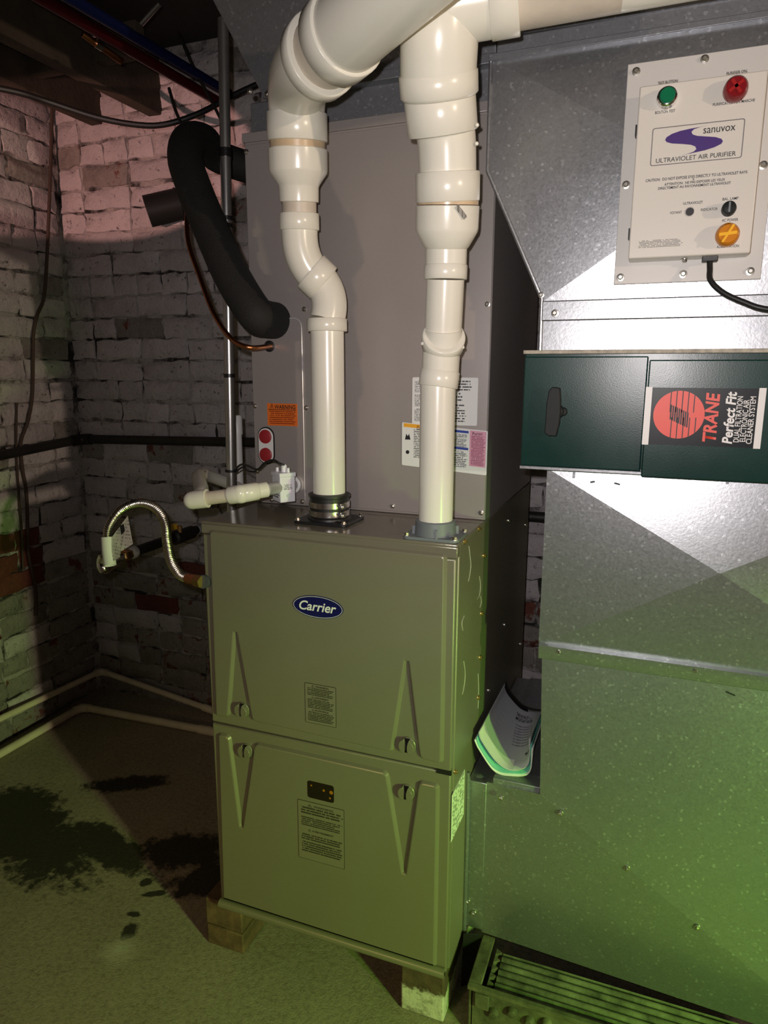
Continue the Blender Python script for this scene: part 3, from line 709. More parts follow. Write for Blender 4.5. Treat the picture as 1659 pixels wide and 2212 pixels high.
obj('tee_body', G().tube(catmull([D(947, 172, 1.044), D(947, 140, 1.030), l4, l5, l6], 8), .0565, 44), M['pvc'], it)
br0 = D(962, 12, .990); br1 = D(1112, -16, .968)
db = (br1-br0).normalized()
obj('tee_branch', G().tube([br0, br0+(br1-br0)*.45, br1], [.056, .0500, .0500], 44), M['pvc'], it)
hub('branch_socket', br1-db*.034, br1+db*.006, .0525, M['pvc'], it)
obj('side_pipe', G().tube([br1, br1+db*.14], .0455, 40), M['pvcaged'], it)
obj('side_pipe', G().tube([br1+db*.14, br1+db*.34], .0455, 40), M['pvc'], it)
g = G(); c = D(996, 458, 1.0885); bx_ = (D(1012, 476, 1.0955)-D(985, 440, 1.083)).normalized(); by_ = FWD.cross(bx_).normalized()
obj('barcode_sticker', g.obox(c, bx_*.0115, by_*.0035, FWD*.0006), print_mat('barcode', (.62, .6, .52), (.05, .05, .05), 1, 14, 1, 'x', 2, .48), it)
for px, py, dp in ((1031, 270, 1.05), (1030, 310, 1.07), (1000, 750, 1.19), (912, 742, 1.19)): drip(it, D(px, py, dp), .003)

# ------------------------------------------------------------------ refrigerant lines
def entry(px, py): return U(px, py, 'y', YC)
sp = catmull([entry(594, 692)+V(0, .03, 0), entry(592, 692)+V(0, -.03, 0), D(552, 678, 1.45), D(503, 600, 1.47), D(462, 510, 1.50), D(420, 408, 1.53), D(400, 345, 1.56), D(408, 306, 1.62), D(440, 305, 1.70), D(474, 340, 1.78), V(-.125, .60, 1.80), V(-.09, .80, 1.78), V(-.09, YW-.01, 1.78)], 8)
g = G().tube(sp, .0385, 28)
tag(obj('insulated_suction_line', g, M['blackmatte']), 'thick black foam insulated pipe looping up beside the coil cabinet', 'pipe')
cp = catmull([D(404, 440, 1.66), D(406, 520, 1.62), D(432, 600, 1.58), D(462, 678, 1.53), D(500, 732, 1.47), D(540, 751, 1.44), U(583, 748, 'y', YC-.012), U(588, 748, 'y', YC+.01)], 8)
cl = thing('copper_line', 'bare copper pipe running under the black insulated pipe', 'pipe', U(583, 748, 'y', YC))
obj('copper_tube', G().tube(cp, .0054, 14), M['copper'], cl)
obj('grommet', G().lathe(U(583, 748, 'y', YC-.002), (0, -1, 0), [(-.001, .0125), (.004, .0120), (.006, .008)], 24), M['black'], cl)
st0, st1 = U(318, 457, 'y', .87), U(428, 431, 'y', YW+.005); sd = (st1-st0).normalized()
sb = thing('plastic_pipe_stub', 'short black plastic pipe stub with an open end behind the insulated line', 'pipe', st0)
Ls = (st1-st0).length
obj('stub', G().lathe(st0, sd, [(.06, .038), (0, .042), (0, .0500), (Ls*.60, .0500), (Ls*.60, .0525), (Ls*.63, .0525), (Ls*.63, .0500), (Ls, .0500)], 36, cap=False), M['blackplastic'], sb)
obj('dark_bore', G().lathe(st0+sd*.05, sd, [(0, .040), (.004, .040)], 30), M['black'], sb)
# ------------------------------------------------------------------ conduit left of the coil
cb_ = V(-.152, .30, 0)
cn = thing('steel_conduit', 'vertical shiny steel conduit between the brick wall and the coil cabinet', 'conduit', cb_)
top = D(483, 62, 1.505)
ctop = V(-.096, .30, 2.05)
obj('tube', G().tube([cb_+V(0, 0, .0), ctop], .0120, 24), M['emt'], cn)
def onc(z): t = z/2.05; return cb_.lerp(ctop, t) if z >= 0 else cb_
for py in (322, 332, 470, 486, 812):
    p = U(490, py, 'y', .29); z = p.z
    obj('tape_wrap', G().lathe((onc(z).x, .30, z-.004), (0, 0, 1), [(0, .0120), (0, .0135), (.009, .0135), (.009, .0120)], 20), M['tape'], cn)
zt_ = U(497, 1018, 'y', .29).z
obj('zip_tie', G().lathe((onc(zt_).x, .30, zt_-.003), (0, 0, 1), [(0, .0122), (0, .0150), (.006, .0150), (.006, .0122)], 20), M['black'], cn)
# ------------------------------------------------------------------ condensate drain
dr = thing('condensate_drain', 'cream plastic drain pipe with elbows leaving the coil cabinet above the furnace', 'drain pipe', V(.02, .12, ZT))
k0 = U(640, 1046, 'y', YC); k1_ = D(572, 1058, 1.385); k2_ = D(520, 1067, 1.36); k3_ = D(486, 1072, 1.365); k4_ = D(436, 1078, 1.375); k5_ = D(418, 1080, 1.38)
dv = (k1_-k0).normalized()
obj('outlet_fitting', G().lathe(k0+dv*-.005, dv, [(0, .019), (.030, .019), (.031, .0165)], 28), M['pvcwhite'], dr)
pipe('clear_pipe', k0+dv*.02, k1_, .0132, mat('clear_pvc', (.42, .41, .40), .25), dr, 24)
d2 = (k2_-k1_).normalized(); pipe('pipe', k1_-d2*.004, k1_+d2*.022, .0155, M['pvc'], dr, 28)
hub('elbow', k1_+d2*.015, k2_-d2*.004, .0178, M['pvc'], dr, seg=28)
d3 = (k4_-k2_).normalized()
g = G(); g.lathe(k2_, V(0, 0, 1), [(-.0182, .004), (-.0165, .0095), (-.012, .0148), (0, .0182), (.012, .0148), (.0165, .0095), (.0182, .004)], 28)
g.lathe(k2_, d3, [(0, .0178), (.022, .0178), (.024, .0165), (.024, .013)], 28); obj('elbow', g, M['pvc'], dr)
pipe('pipe', k2_, k4_, .0134, M['pvcaged'], dr, 24)
g = G(); s4 = k4_+d3*-.012; L4 = .032; g.lathe(s4, d3, [(0, .0130), (0, .0185), (L4, .0180), (L4+.007, .0165), (L4+.013, .0120), (L4+.016, .006)], 28); obj('elbow', g, M['pvc'], dr)
bk = V(.05, .12, -.004).normalized(); kk = k4_+d3*.018
obj('return_pipe', G().tube(catmull([kk, kk+V(-.030, .07, .004), V(-.175, .25, kk.z+.004), V(U(517, 1040, 'y', .42).x, .43, U(517, 1040, 'y', .42).z-.02)], 4), .0150, 24), M['pvc'], dr)
rx = U(517, 1040, 'y', .42); rt_ = U(516, 897, 'y', .42)
obj('riser', G().tube([(rx.x, .42, rx.z-.03), (rx.x, .42, rt_.z-.02)], .0112, 20), M['pvcwhite'], dr)
obj('riser_cap', G().lathe((rx.x, .42, rt_.z-.05), (0, 0, 1), [(0, .0112), (0, .0138), (.046, .0138), (.050, .011)], 24), M['pvcwhite'], dr)
# float switch
fc = k0+dv*.064-FWD*.030; fc.z += -.004
fs = thing('float_switch', 'small white plastic float switch box clipped on the drain pipe', 'switch', fc)
ux = V(.80, -.60, 0).normalized(); uy = V(.60, .80, 0)
g = G().obox(fc, ux*.0205, uy*.017, V(0, 0, .0285)); obj('housing', g, mat('switch_white', (.82, .82, .86), .4), fs, bevel=.002)
SWW = bpy.data.materials['switch_white']
obj('lid', G().obox(fc+V(0, 0, .029), ux*.0225, uy*.0185, V(0, 0, .0045)), SWW, fs, bevel=.0015)
for du, dw, r, h in ((.004, 0, .0065, .016), (-.012, -.008, .004, .009), (.015, .004, .0038, .010), (-.006, .010, .003, .008)):
    obj('terminal_post', G().lathe(fc+ux*du+uy*dw+V(0, 0, .033), (0, 0, 1), [(0, r), (h*.8, r*.95), (h, r*.6)], 14), SWW, fs)
pmx = print_mat('switch_print', (.82, .82, .86), (.06, .06, .07), 7, 9, .55, 'x', 4, .46)
obj('printed_label', G().obox(fc-uy*.0172+V(0, 0, -.004), ux*.014, uy*.0003, V(0, 0, .016)), pmx, fs)
obj('printed_label', G().obox(fc+ux*.0207+V(0, 0, .004), ux*.0003, uy*.010, V(0, 0, .006)), pmx, fs)
wr = [fc+ux*.004+V(0, 0, .048), D(604, 1001, 1.40), D(590, 994, 1.41), D(572, 1000, 1.43), D(556, 1014, 1.46), D(535, 1006, 1.52), D(520, 1004, 1.57), V(onc(zt_).x+.016, .292, zt_+.004)]
w = thing('switch_wire', 'thin black wires looping from the float switch to the conduit', 'wire', fc+V(0, 0, .05))
obj('wire', G().tube(catmull(wr, 6), .0024, 8), M['black'], w)
obj('wire', G().tube(catmull([wr[4]+V(0, 0, -.004), D(538, 1018, 1.52), D(523, 1010, 1.58), V(onc(zt_).x+.012, .30, zt_-.006)], 6), .0018, 8), M['black'], w)
# ------------------------------------------------------------------ gas connector
GX, GZ = -.385, .848
gp = thing('gas_pipe', 'black iron gas pipe running from the brick wall beside the furnace', 'pipe', V(GX, YW-.02, GZ))
gp_a, gp_b = V(GX, .235, GZ), V(GX+.005, YW-.012, GZ+.005)
obj('iron_pipe', G().tube([gp_a, gp_b], .0132, 22), M['blackpipe'], gp)
vy = .40
obj('valve_body', G().lathe((GX+.001, vy-.005, GZ), (0, 1, 0), [(0, .015), (.006, .020), (.03, .0205), (.032, .017), (.05, .019), (.085, .019), (.087, .0145)], 26), M['blackpipe'], gp)
obj('valve_handle', G().box(GX+.001-.006, GX+.001+.006, vy-.012, vy+.012, GZ+.024, GZ+.040), M['valveyellow'], gp, bevel=.002)
obj('handle_nut', G().lathe((GX+.012, vy+.012, GZ+.015), (0, 0, 1), [(0, .007), (.018, .007), (.019, .005)], 6), M['brass'], gp)
obj('pipe_label', G().lathe((GX+.0035, vy+.10, GZ+.002), (0, 1, 0), [(0, .0132), (0, .0140), (.05, .0140), (.05, .0132)], 22), mat('pipe_sticker', (.28, .28, .30), .5, 0, .5, 120), gp)
obj('sealant_collar', G().lathe(gp_a+V(0, -.012, 0), (0, 1, 0), [(0, .014), (.004, .0165), (.018, .0165), (.022, .0135)], 22), mat('thread_sealant', (.38, .37, .33), .7, 0, .3, 60), gp)
fx = thing('gas_connector', 'corrugated stainless gas connector arching from a chrome elbow to the furnace side', 'gas line', V(-.39, .15, .82))
ge = D(232, 1223, 1.68); el0 = gp_a+V(0, -.004, 0)
obj('brass_nut', G().lathe(gp_a+V(0, -.040, -.002), (0, 1, 0), [(0, .0135), (.003, .0155), (.026, .0155), (.030, .013)], 6), M['brass'], fx)
obj('chrome_elbow', G().tube(catmull([gp_a+V(0, -.03, -.002), gp_a+V(-.004, -.062, -.010), D(226, 1227, 1.70)+V(0, 0, -.002), D(221, 1214, 1.70), D(226, 1200, 1.69)], 6), [.0125]*9+[.0135]*16, 20), M['chrome'], fx)
fpath = catmull([D(229, 1205, 1.69), D(231, 1165, 1.68), D(237, 1135, 1.67), D(262, 1102, 1.65), D(300, 1087, 1.62), D(334, 1096, 1.59), D(356, 1126, 1.56), D(361, 1168, 1.53), D(370, 1212, 1.50), D(388, 1240, 1.47), D(408, 1250, 1.45)], 22)
# corrugation: radius ripples along the arc length
acc_ = 0; rr = []
dens = [fpath[0]]
for i in range(len(fpath)-1):
    for k in range(1, 4): dens.append(fpath[i].lerp(fpath[i+1], k/3))
for i, p in enumerate(dens):
    if i: acc_ += (dens[i]-dens[i-1]).length
    rr.append(.0098+.0015*math.sin(acc_*2*math.pi/.0056))
obj('corrugated_tube', G().tube(dens, rr, 14), M['flex'], fx, angle=70)
f1 = D(406, 1250, 1.452); f2 = D(424, 1254, 1.435); f3 = D(437, 1257, 1.425); fin = V(.004, .075, .872)
obj('copper_sleeve', G().tube([f1, f2], .0118, 18), M['copper'], fx)
obj('brass_nut', G().tube([f2, f3], .0135, 6), M['brass'], fx)
obj('grey_fitting', G().tube([f3, f3.lerp(fin, .5), fin], .0140, 20), mat('fitting_grey', (.075, .08, .09), .5), fx)
# paper tag wrapped round the connector
t0, t1 = D(232, 1160, 1.675), D(237, 1222, 1.675)
tg = thing('paper_tag', 'white paper instruction tag with a barcode wrapped around the gas connector', 'tag', t1)
obj('sleeve', G().tube([D(232, 1160, 1.678), D(234, 1190, 1.678), D(238, 1222, 1.672)], .0145, 22, cap=False), M['paper'], tg)
tp = [D(242, 1160, 1.67), D(276, 1114, 1.66), D(287, 1175, 1.64), D(260, 1192, 1.65), D(259, 1204, 1.65), D(244, 1212, 1.665)]
obj('flap', G().prism(tp, FWD*.0006), print_mat('tag_print', (.70, .70, .60), (.28, .28, .24), 14, 16, .4, 'x', 3, .53), tg, smooth=False)
bc1 = D(268, 1143, 1.655); e1 = (D(273, 1150, 1.655)-bc1).normalized()
obj('barcode', G().prism([D(259, 1136, 1.652), D(267, 1131, 1.650), D(270, 1147, 1.648), D(262, 1156, 1.650)], FWD*-.0004), M['ink'], tg, smooth=False)
# ------------------------------------------------------------------ pipes along the walls and floor
def wallpipe(name, label, cat, P, r, mt, elbow_r, loc=None, mt2=None):
    t = thing(name, label, cat, P[0])
    for a, b in zip(P[:-1], P[1:]): obj('straight', G().tube([a, b], r, 20), mt, t)
    for a, b, c in zip(P[:-2], P[1:-1], P[2:]):
        u = (a-b).normalized(); w2 = (c-b).normalized(); k = elbow_r*2.2
        obj('elbow', G().tube(bez(b+u*k, b, b+w2*k, 8), elbow_r, 20), mt2 or mt, t)
    return t
bp = YW-.038; xp = XW+.048
wallpipe('iron_pipe', 'black iron pipe running around the brick corner', 'pipe', [V(xp, .2, 1.00), V(xp, bp, U(172, 948, 'y', bp).z), V(.0-.02, bp, U(550, 953, 'y', bp).z+.005), V(.62, bp, 1.07)], .0165, M['blackpipe'], .0205)
wallpipe('iron_pipe', 'black iron pipe low on the brick wall in the gap beside the furnace', 'pipe', [V(.45, bp, .877), V(1.2, bp, .872)], .0165, M['blackpipe'], .02)
c1 = U(172, 1440, 'y', bp); c1 = V(xp, bp, c1.z); c2 = U(455, 1533, 'y', bp)
wallpipe('condensate_pipe', 'dull cream plastic pipe fixed along the bottom of the brick wall', 'pipe', [V(xp, .35, .125), c1, c2, c2+(c2-c1)*.25], .0115, M['pvcyellow'], .0145)
f_1 = V(-1.16, .775, .022); f_0 = U(0, 1590, 'z', .022)
wallpipe('condensate_pipe', 'dull cream plastic pipe lying on the concrete floor in the corner', 'pipe', [V(-1.17, .25, .0165), V(-1.165, .775, .0165), V(-.60, .80, .0165), V(-.15, .815, .0165)], .0140, M['pvcyellow'], .0165)
# cable on the left wall
cp_ = [(113, 100), (112, 260), (106, 450), (99, 600), (93, 650), (80, 682), (72, 730), (70, 850), (60, 910), (45, 955), (48, 1010), (57, 1065), (60, 1150), (62, 1200), (77, 1270), (78, 1330)]
tag(obj('hanging_cable', G().tube(catmull([U(a, b, 'x', XW+.021) for a, b in cp_], 6), .0058, 8), M['cable']), 'brown cable hanging down the whitewashed left brick wall', 'cable')
tag(obj('hanging_cable', G().tube(catmull([U(a, b, 'x', XW+.019) for a, b in ((36, 870), (35, 960), (40, 1060), (47, 1150), (50, 1230))], 5), .004, 8), M['cable']), 'thin frayed cable beside the brown cable below the black pipe', 'cable')
# overhead lines
tag(obj('overhead_cable', G().tube(catmull([D(-60, 180, 1.75), D(40, 200, 1.8), D(110, 222, 1.85), D(210, 254, 1.9), D(300, 270, 1.93), D(360, 268, 1.95), D(430, 245, 1.97), D(500, 208, 2.0), D(560, 180, 2.02)], 8), .0078, 10), M['black']), 'black cable sagging below the joists across the brick wall', 'cable')
def pexline(lbl, a, b, mt):
    t = thing('water_line', lbl, 'pipe', a); obj('tube', G().tube([a+(a-b)*.3, a, b, b+(b-a)*.08], .0135, 18), mt, t); return t
t = pexline('dark red plastic water pipe under the joists', D(95, 0, 1.55), D(452, 208, 2.02), M['pexred'])
p_ = D(212, 98, 1.66)
obj('crimp_ring', G().lathe(D(200, 62, 1.70), (D(452, 208, 2.02)-D(95, 0, 1.55)), [(0, .0135), (0, .0155), (.010, .0155), (.010, .0135)], 20), M['steel'], t)
t2 = pexline('dark blue plastic water pipe under the joists', D(158, 0, 1.55), D(475, 190, 2.02), M['pexblue'])
ts = thing('copper_stub', 'short shiny copper fitting below the red water pipe', 'fitting', D(212, 98, 1.7))
obj('tube', G().tube([D(178, 72, 1.69), D(212, 97, 1.72), D(262, 132, 1.78)], .0085, 16), M['copper'], ts)
obj('solder_ring', G().tube([D(207, 93, 1.712), D(222, 103, 1.727)], .0100, 16), M['chrome'], ts)
for nm, pts_, lb in (('hanger_strap', [(365, 190), (378, 235), (392, 268), (402, 290)], 'thin metal hanger strap behind the black cable'), ('hanger_strap', [(385, 70), (420, 150), (455, 215), (478, 260)], 'long thin rod slanting down to the steel conduit')):
    tag(obj(nm, G().tube(catmull([D(a, b, 1.93) for a, b in pts_], 4), .0045, 8), M['blackpipe']), lb, 'hanger')
tag(obj('hanger_bracket', G().tube([D(305, 52, 1.75), D(345, 8, 1.72)], .006, 8), M['emt']), 'grey steel bracket hung from the dark ceiling', 'bracket')
# ------------------------------------------------------------------ return duct, air cleaner, air purifier
YD = .13; XR = 1.262; YB = .66
rd = thing('return_duct', 'galvanised upper return duct with a tapered edge above the green air cleaner', 'duct', (.95, .4, 1.336))
def face(pts, center, y, bulge, back, mt, nm, par):
    """sheet metal section: front outline bulged to a cross-break apex, with sides"""
    g = G(); n = len(pts); v = [(p[0], y, p[1]) for p in pts]+[(p[0], back, p[1]) for p in pts]
    f = []
    if center is not None:
        v.append((center[0], y-bulge, center[1])); f += [(k, (k+1) % n, 2*n) for k in range(n)]
    else: f.append(tuple(range(n)))
    f.append(tuple(reversed(range(n, 2*n)))); f += [(k, n+k, n+(k+1) % n, (k+1) % n) for k in range(n)]
    g.add(v, f); return obj(nm, g, mt, par, smooth=False)
uz = 1.822
face([(.640, 1.425), (XR, 1.425), (XR, uz), (.537, uz), (.537, 1.646)], (.905, 1.60), YD, .016, YB, M['galv'], 'tapered_section', rd)
face([(.640, 1.338), (XR, 1.338), (XR, 1.424), (.640, 1.424)], None, YD, 0, YB, M['galv'], 'bottom_section', rd)
obj('top_section', G().box(.545, XR, YD+.002, YB, uz, 2.335), M['galvdark'], rd, smooth=False, bevel=.002)
g = G().box(.535, XR, YD-.010, YD+.004, uz-.006, uz+.004); g.box(.540, XR, YD-.004, YD+.004, uz+.030, uz+.036); obj('standing_seam', g, M['galvdark'], rd, bevel=.001)
obj('drive_cleat', G().box(.641, XR, YD-.006, YD+.001, 1.392, 1.426), M['galv'], rd, bevel=.002)
g = G().tube([(.537, YD-.001, uz), (.537, YD-.001, 1.646), (.640, YD-.001, 1.430), (.641, YD-.001, 1.338)], .0038, 10); obj('rolled_edge', g, M['galv'], rd)
obj('screw', G().screw((.664, YD-.006, 1.405), (0, -1, 0), .005), M['screw'], rd)
obj('screw', G().screw((.639, YD-.006, 1.436), (0, -1, 0), .004), M['screw'], rd)
# dark green electronic air cleaner
ac = thing('air_cleaner', 'dark green electronic air cleaner box with a black and red nameplate', 'air cleaner', (.95, .4, 1.137))
zc0, zc1, xf = 1.139, 1.333, .823; ya = .092
obj('cabinet', G().box(.619, XR+.02, ya+.014, YB+.01, zc0, zc1+.004), M['greenpaint'], ac, bevel=.002)
obj('top_strip', G().box(.617, XR+.02, ya+.004, YD-.005, zc1+.0025, zc1+.009), mat('beige_strip', (.42, .38, .30), .6, 0, .3, 80), ac, bevel=.001)
obj('bottom_strip', G().box(.619, xf+.002, ya+.002, ya+.04, zc0-.004, zc0+.002), M['galv'], ac, bevel=.001)
dl_ = obj('filter_door', G().box(.620, xf-.001, ya+.003, ya+.016, zc0+.002, zc1-.002), M['greenpaint'], ac, bevel=.002)
dr_ = obj('power_door', G().box(xf+.001, XR+.02, ya-.006, ya+.016, zc0-.006, zc1-.008), M['greenpaint'], ac, bevel=.002)
hc = V(.676, ya, 1.238)
g = G(); pr = [(-.013, -.036), (-.006, -.041), (.007, -.041), (.011, -.020), (.012, .0), (.011, .022), (.009, .041), (-.004, .042), (-.009, .036), (-.012, .015)]
g.prism([(hc.x+a, ya-.018, hc.z+b) for a, b in pr], (0, .012, 0)); g.lathe((hc.x+.004, ya+.004, hc.z), (0, -1, 0), [(0, .013), (.012, .012), (.014, .009)], 22)
g.lathe((hc.x+.014, ya+.003, hc.z), (0, -1, 0), [(0, .008), (.006, .007)], 16)
obj('twist_handle', g, M['blackplastic'], dl_, bevel=.0015)
# nameplate
yn = ya-.0068
P = lambda px, py: (lambda p: (p.x, p.z))(U(px, py, 'y', yn))
xl = (P(1403, 840)[0]+P(1390, 958)[0])/2; xr = P(1648, 900)[0]; zt3 = P(1500, 838)[1]; zb3 = P(1500, 963)[1]
npz = (zb3+zt3)/2
npl = plateY('nameplate', rect(xl, xr, zb3, zt3), yn, .0008, mat('nameplate_black', (.008, .010, .012), .35, spec=.2), ac); npl['label'] = 'black nameplate with a red striped disc'
for a, b in ((xl-.004, xl+.006), (xr-.009, xr+.001)): plateY('white_bar', rect(a, b, zb3-.001, zt3+.001), yn-.0003, .0004, M['inkwhite'], npl)
cc = P(1466, 896); rc = .0385
plateY('red_disc', [(cc[0]+rc*math.cos(t), cc[1]+rc*math.sin(t)) for t in [2*math.pi*k/56 for k in range(56)]], yn-.0004, .0004, M['inkred'], npl)
g = G()
for k in range(5):                             # upper half lines, lower half lines shifted, dense middle
    xx = cc[0]-.0135+k*.0088; h = math.sqrt(max(0, rc*rc-(xx-cc[0])**2))
    g.box(xx-.0007, xx+.0007, yn-.0008, yn-.0004, cc[1]+.004, cc[1]+h)
for k in range(5):
    xx = cc[0]-.010+k*.0090; h = math.sqrt(max(0, rc*rc-(xx-cc[0])**2))
    g.box(xx-.0007, xx+.0007, yn-.0008, yn-.0004, cc[1]-h, cc[1]-.004)
for k in range(9):
    xx = cc[0]-.012+k*.0032; z_ = -.0015*k+.004; g.box(xx-.0011, xx+.0011, yn-.0008, yn-.0004, cc[1]-.012+z_, cc[1]+.012+z_)
obj('disc_stripes', g, M['ink'], npl, smooth=False)
def vtext(s, px, h, ln, mt, bold=.0, shear=0, dz=0):
    x = P(px, 900)[0]; text('nameplate_lettering', s, x, npz+dz, yn-.0006, h, mt, npl, w=ln, rot=R(90), shear=shear, bold=bold)
vtext('TRANE', 1550, .027, .078, M['inkred'], .03, .15)
vtext('Perfect Fit', 1586, .020, .082, M['inkwhite'], .03, .15)
vtext('DUAL FILTRATION', 1601, .0115, .072, M['inkwhite'], .01, 0, -.002)
vtext('ELECTRONIC AIR', 1615, .0115, .066, M['inkwhite'], .01, 0, -.004)
vtext('CLEANER SYSTEM', 1629, .0115, .074, M['inkwhite'], .01, 0, -.003)
# ultraviolet purifier
up_ = thing('uv_air_purifier', 'white ultraviolet air purifier box screwed to the galvanised duct', 'air purifier', (.867, .10, 1.447))
px0, px1, pz0, pz1 = .759, .975, 1.447, 1.776; yp = YD-.017
obj('mounting_plate', G().box(px0, px1, yp-.003, yp, pz0, pz1), M['plate'], up_, bevel=.001)
yf = .066; bx0, bx1, bz0, bz1 = .781, .953, 1.480, 1.727
hs = obj('cover', G().box(bx0, bx1, yf, yp-.003, bz0, bz1), M['white'], up_, bevel=.002)
for z in (1.52, 1.67): obj('hinge_clip', G().box(bx0-.003, bx0+.001, yf+.012, yf+.024, z-.008, z+.008), M['black'], up_)
for x, z in ((.772, 1.764), (.869, 1.768), (.768, 1.600), (.963, 1.611), (.769, 1.458), (.864, 1.459), (.960, 1.459)):
    obj('screw', G().screw((x, yp-.003, z), (0, -1, 0), .0048), M['screw'], up_)
obj('screw', G().screw((.864, .095, bz0), (0, 0, -1), .0042), M['screw'], up_)
Q = lambda px, py: (lambda p: (p.x, p.z))(U(px, py, 'y', yf))
def button(nm, px, py, prof, mt, extra=None):
    c = U(px, py, 'y', yf-prof[-1][0]); return obj(nm, G().lathe((c.x, yf+.001, c.z), (0, -1, 0), prof, 32), mt, hs), c
button('button_bezel', 1441, 206, [(0, .0150), (.004, .0150), (.006, .0138), (.012, .0138), (.014, .0120)], M['chrome'])
button('test_button', 1442, 203, [(.010, .0105), (.018, .0110), (.020, .0095)], M['greenlens'])
b_, c = button('red_lamp', 1591, 185, [(0, .0165), (.004, .0168), (.016, .0155), (.020, .0125)], M['redlens'])
g = G()
for a in (35, 125): g.obox((c.x, yf-.0205, c.z), (.011*math.cos(R(a)), 0, .011*math.sin(R(a))), (0, .0006, 0), (-.0022*math.sin(R(a)), 0, .0022*math.cos(R(a))))
obj('lamp_facets', g, mat('red_facet', (.36, .02, .02), .2), hs)
b_, c = button('amber_lamp', 1573, 504, [(0, .0165), (.004, .0168), (.016, .0158), (.020, .0125)], M['amberlens'])
g = G(); g.obox((c.x, yf-.0205, c.z), (.0068, 0, .0120), (0, .0006, 0), (-.0014, 0, .0008)); g.obox((c.x, yf-.0203, c.z), (.012, 0, .001), (0, .0005, 0), (0, 0, .0022))
obj('lamp_facets', g, M['amberbar'], hs)
b_, c = button('fuse_knob', 1576, 447, [(0, .0100), (.012, .0100), (.018, .0090), (.019, .0075)], M['blackplastic'])
obj('knob_slot', G().box(c.x-.0012, c.x+.0012, yf-.0202, yf-.0188, c.z-.007, c.z+.007), M['greyplastic'], hs)
b_, c = button('indicator_hole', 1490, 457, [(-.0005, .0058), (.0016, .0058)], M['ink'])
obj('indicator_ring', G().lathe((c.x, yf+.001, c.z), (0, -1, 0), [(0, .0075), (.0016, .0072), (.0022, .0062), (.0016, .0058)], 24, cap=False), M['plate'], hs)
yt = yf-.0004
def pt(s, px, py, wpx, h, bold=0, mt=None, rot=0):
    c = Q(px, py); k = abs(Q(px+50, py)[0]-Q(px-50, py)[0])/100
    text('panel_lettering', s, c[0], c[1]-h*.36, yt, h, mt or M['ink'], hs, w=wpx*k, bold=bold)
pt('TEST BUTTON', 1442, 177, 43, .0056, .01); pt('BOUTON TEST', 1437, 241, 43, .0056, .01)
pt('PURIFIER ON', 1591, 156, 43, .0056, .01); pt('PURIFICATEUR EN MARCHE', 1585, 221, 90, .0054, .01)
q0, q1_ = Q(1411, 275), Q(1602, 345)
x0, x1 = Q(1407, 318)[0], Q(1606, 300)[0]; z1, z0 = Q(1505, 267)[1], Q(1505, 350)[1]
fr_o = rounded(rect(x0, x1, z0, z1), .004); fr_i = rounded(rect(x0+.0012, x1-.0012, z0+.0012, z1-.0012), .003)
g = G(); n = len(fr_o); g.add([(p.x, yt, p.y) for p in fr_o]+[(p.x, yt, p.y) for p in fr_i], [(k, (k+1) % n, n+(k+1) % n, n+k) for k in range(n)])
obj('logo_frame', g, mat('frame_grey', (.16, .15, .15), .5), hs, smooth=False)
# purple swoosh emblem, traced as two mirrored lobes
lw2, lh2 = x1-x0, z1-z0
S_ = lambda u, v: (x0+lw2*u, z0+lh2*v)
up_l = [S_(u, v) for u, v in ((.15, .66), (.165, .73), (.22, .80), (.31, .855), (.42, .885), (.54, .905), (.60, .92), (.52, .895), (.46, .86), (.435, .80), (.45, .73), (.50, .68), (.60, .64), (.70, .60), (.765, .54), (.785, .475), (.77, .41), (.70, .34), (.60, .285), (.50, .255), (.40, .225), (.32, .195), (.41, .235), (.48, .28), (.505, .34), (.49, .41), (.44, .465), (.34, .51), (.23, .55), (.17, .60))]
plateY('swoosh_emblem', up_l, yt-.0001, .0002, M['purple'], hs)
text('logo_lettering', 'sanuvox', *S_(.735, .72), yt-.0002, .0155, M['ink'], hs, w=lw2*.34, bold=.0)
text('logo_lettering', 'ULTRAVIOLET AIR PURIFIER', *S_(.50, .07), yt-.0002, .0092, M['ink'], hs, w=lw2*.87)
pt('CAUTION:  DO NOT EXPOSE EYES DIRECTLY TO ULTRAVIOLET RAYS', 1502, 381, 218, .0056, .012)
pt('&', 1498, 387, 4, .0045)
pt('ATTENTION:  NE PAS EXPOSER LES YEUX', 1500, 393, 130, .0052, .012)
pt('DIRECTEMENT AU RAYONNEMENT ULTRAVIOLET', 1499, 401, 156, .0052, .012)
pt('ULTRAVIOLET', 1497, 438, 42, .0054, .01); pt('VOYANT', 1460, 459, 26, .0054, .01); pt('INDICATOR', 1532, 452, 36, .0054, .01)
pt('BAL. LAMP', 1578, 429, 34, .0054, .01); pt('AC POWER', 1577, 475, 35, .0056, .01); pt('ALIMENTATION', 1572, 532, 48, .0056, .01)
x0, z0 = Q(1374, 537); x1, z1 = Q(1478, 514)
plateY('fine_print', rect(x0, x1, z0, z1), yt, .0002, print_mat('purifier_print', (.70, .665, .60), (.20, .19, .18), 6, 30, .5, 'x', 6, .42), hs)
g = G().box(.889, .911, .082, .098, bz0-.007, bz0+.001); obj('cord_grip', g, M['black'], up_, bevel=.001)
cpts = [V(.900, .088, bz0-.004), V(.901, .084, 1.462), U(1535, 606, 'y', .075), U(1562, 632, 'y', .068), U(1605, 652, 'y', .062), U(1659, 668, 'y', .058), V(1.06, .06, 1.392), V(1.20, .07, 1.33)]
obj('power_cord', G().tube(catmull(cpts, 8), .0042, 14), M['black'], up_)
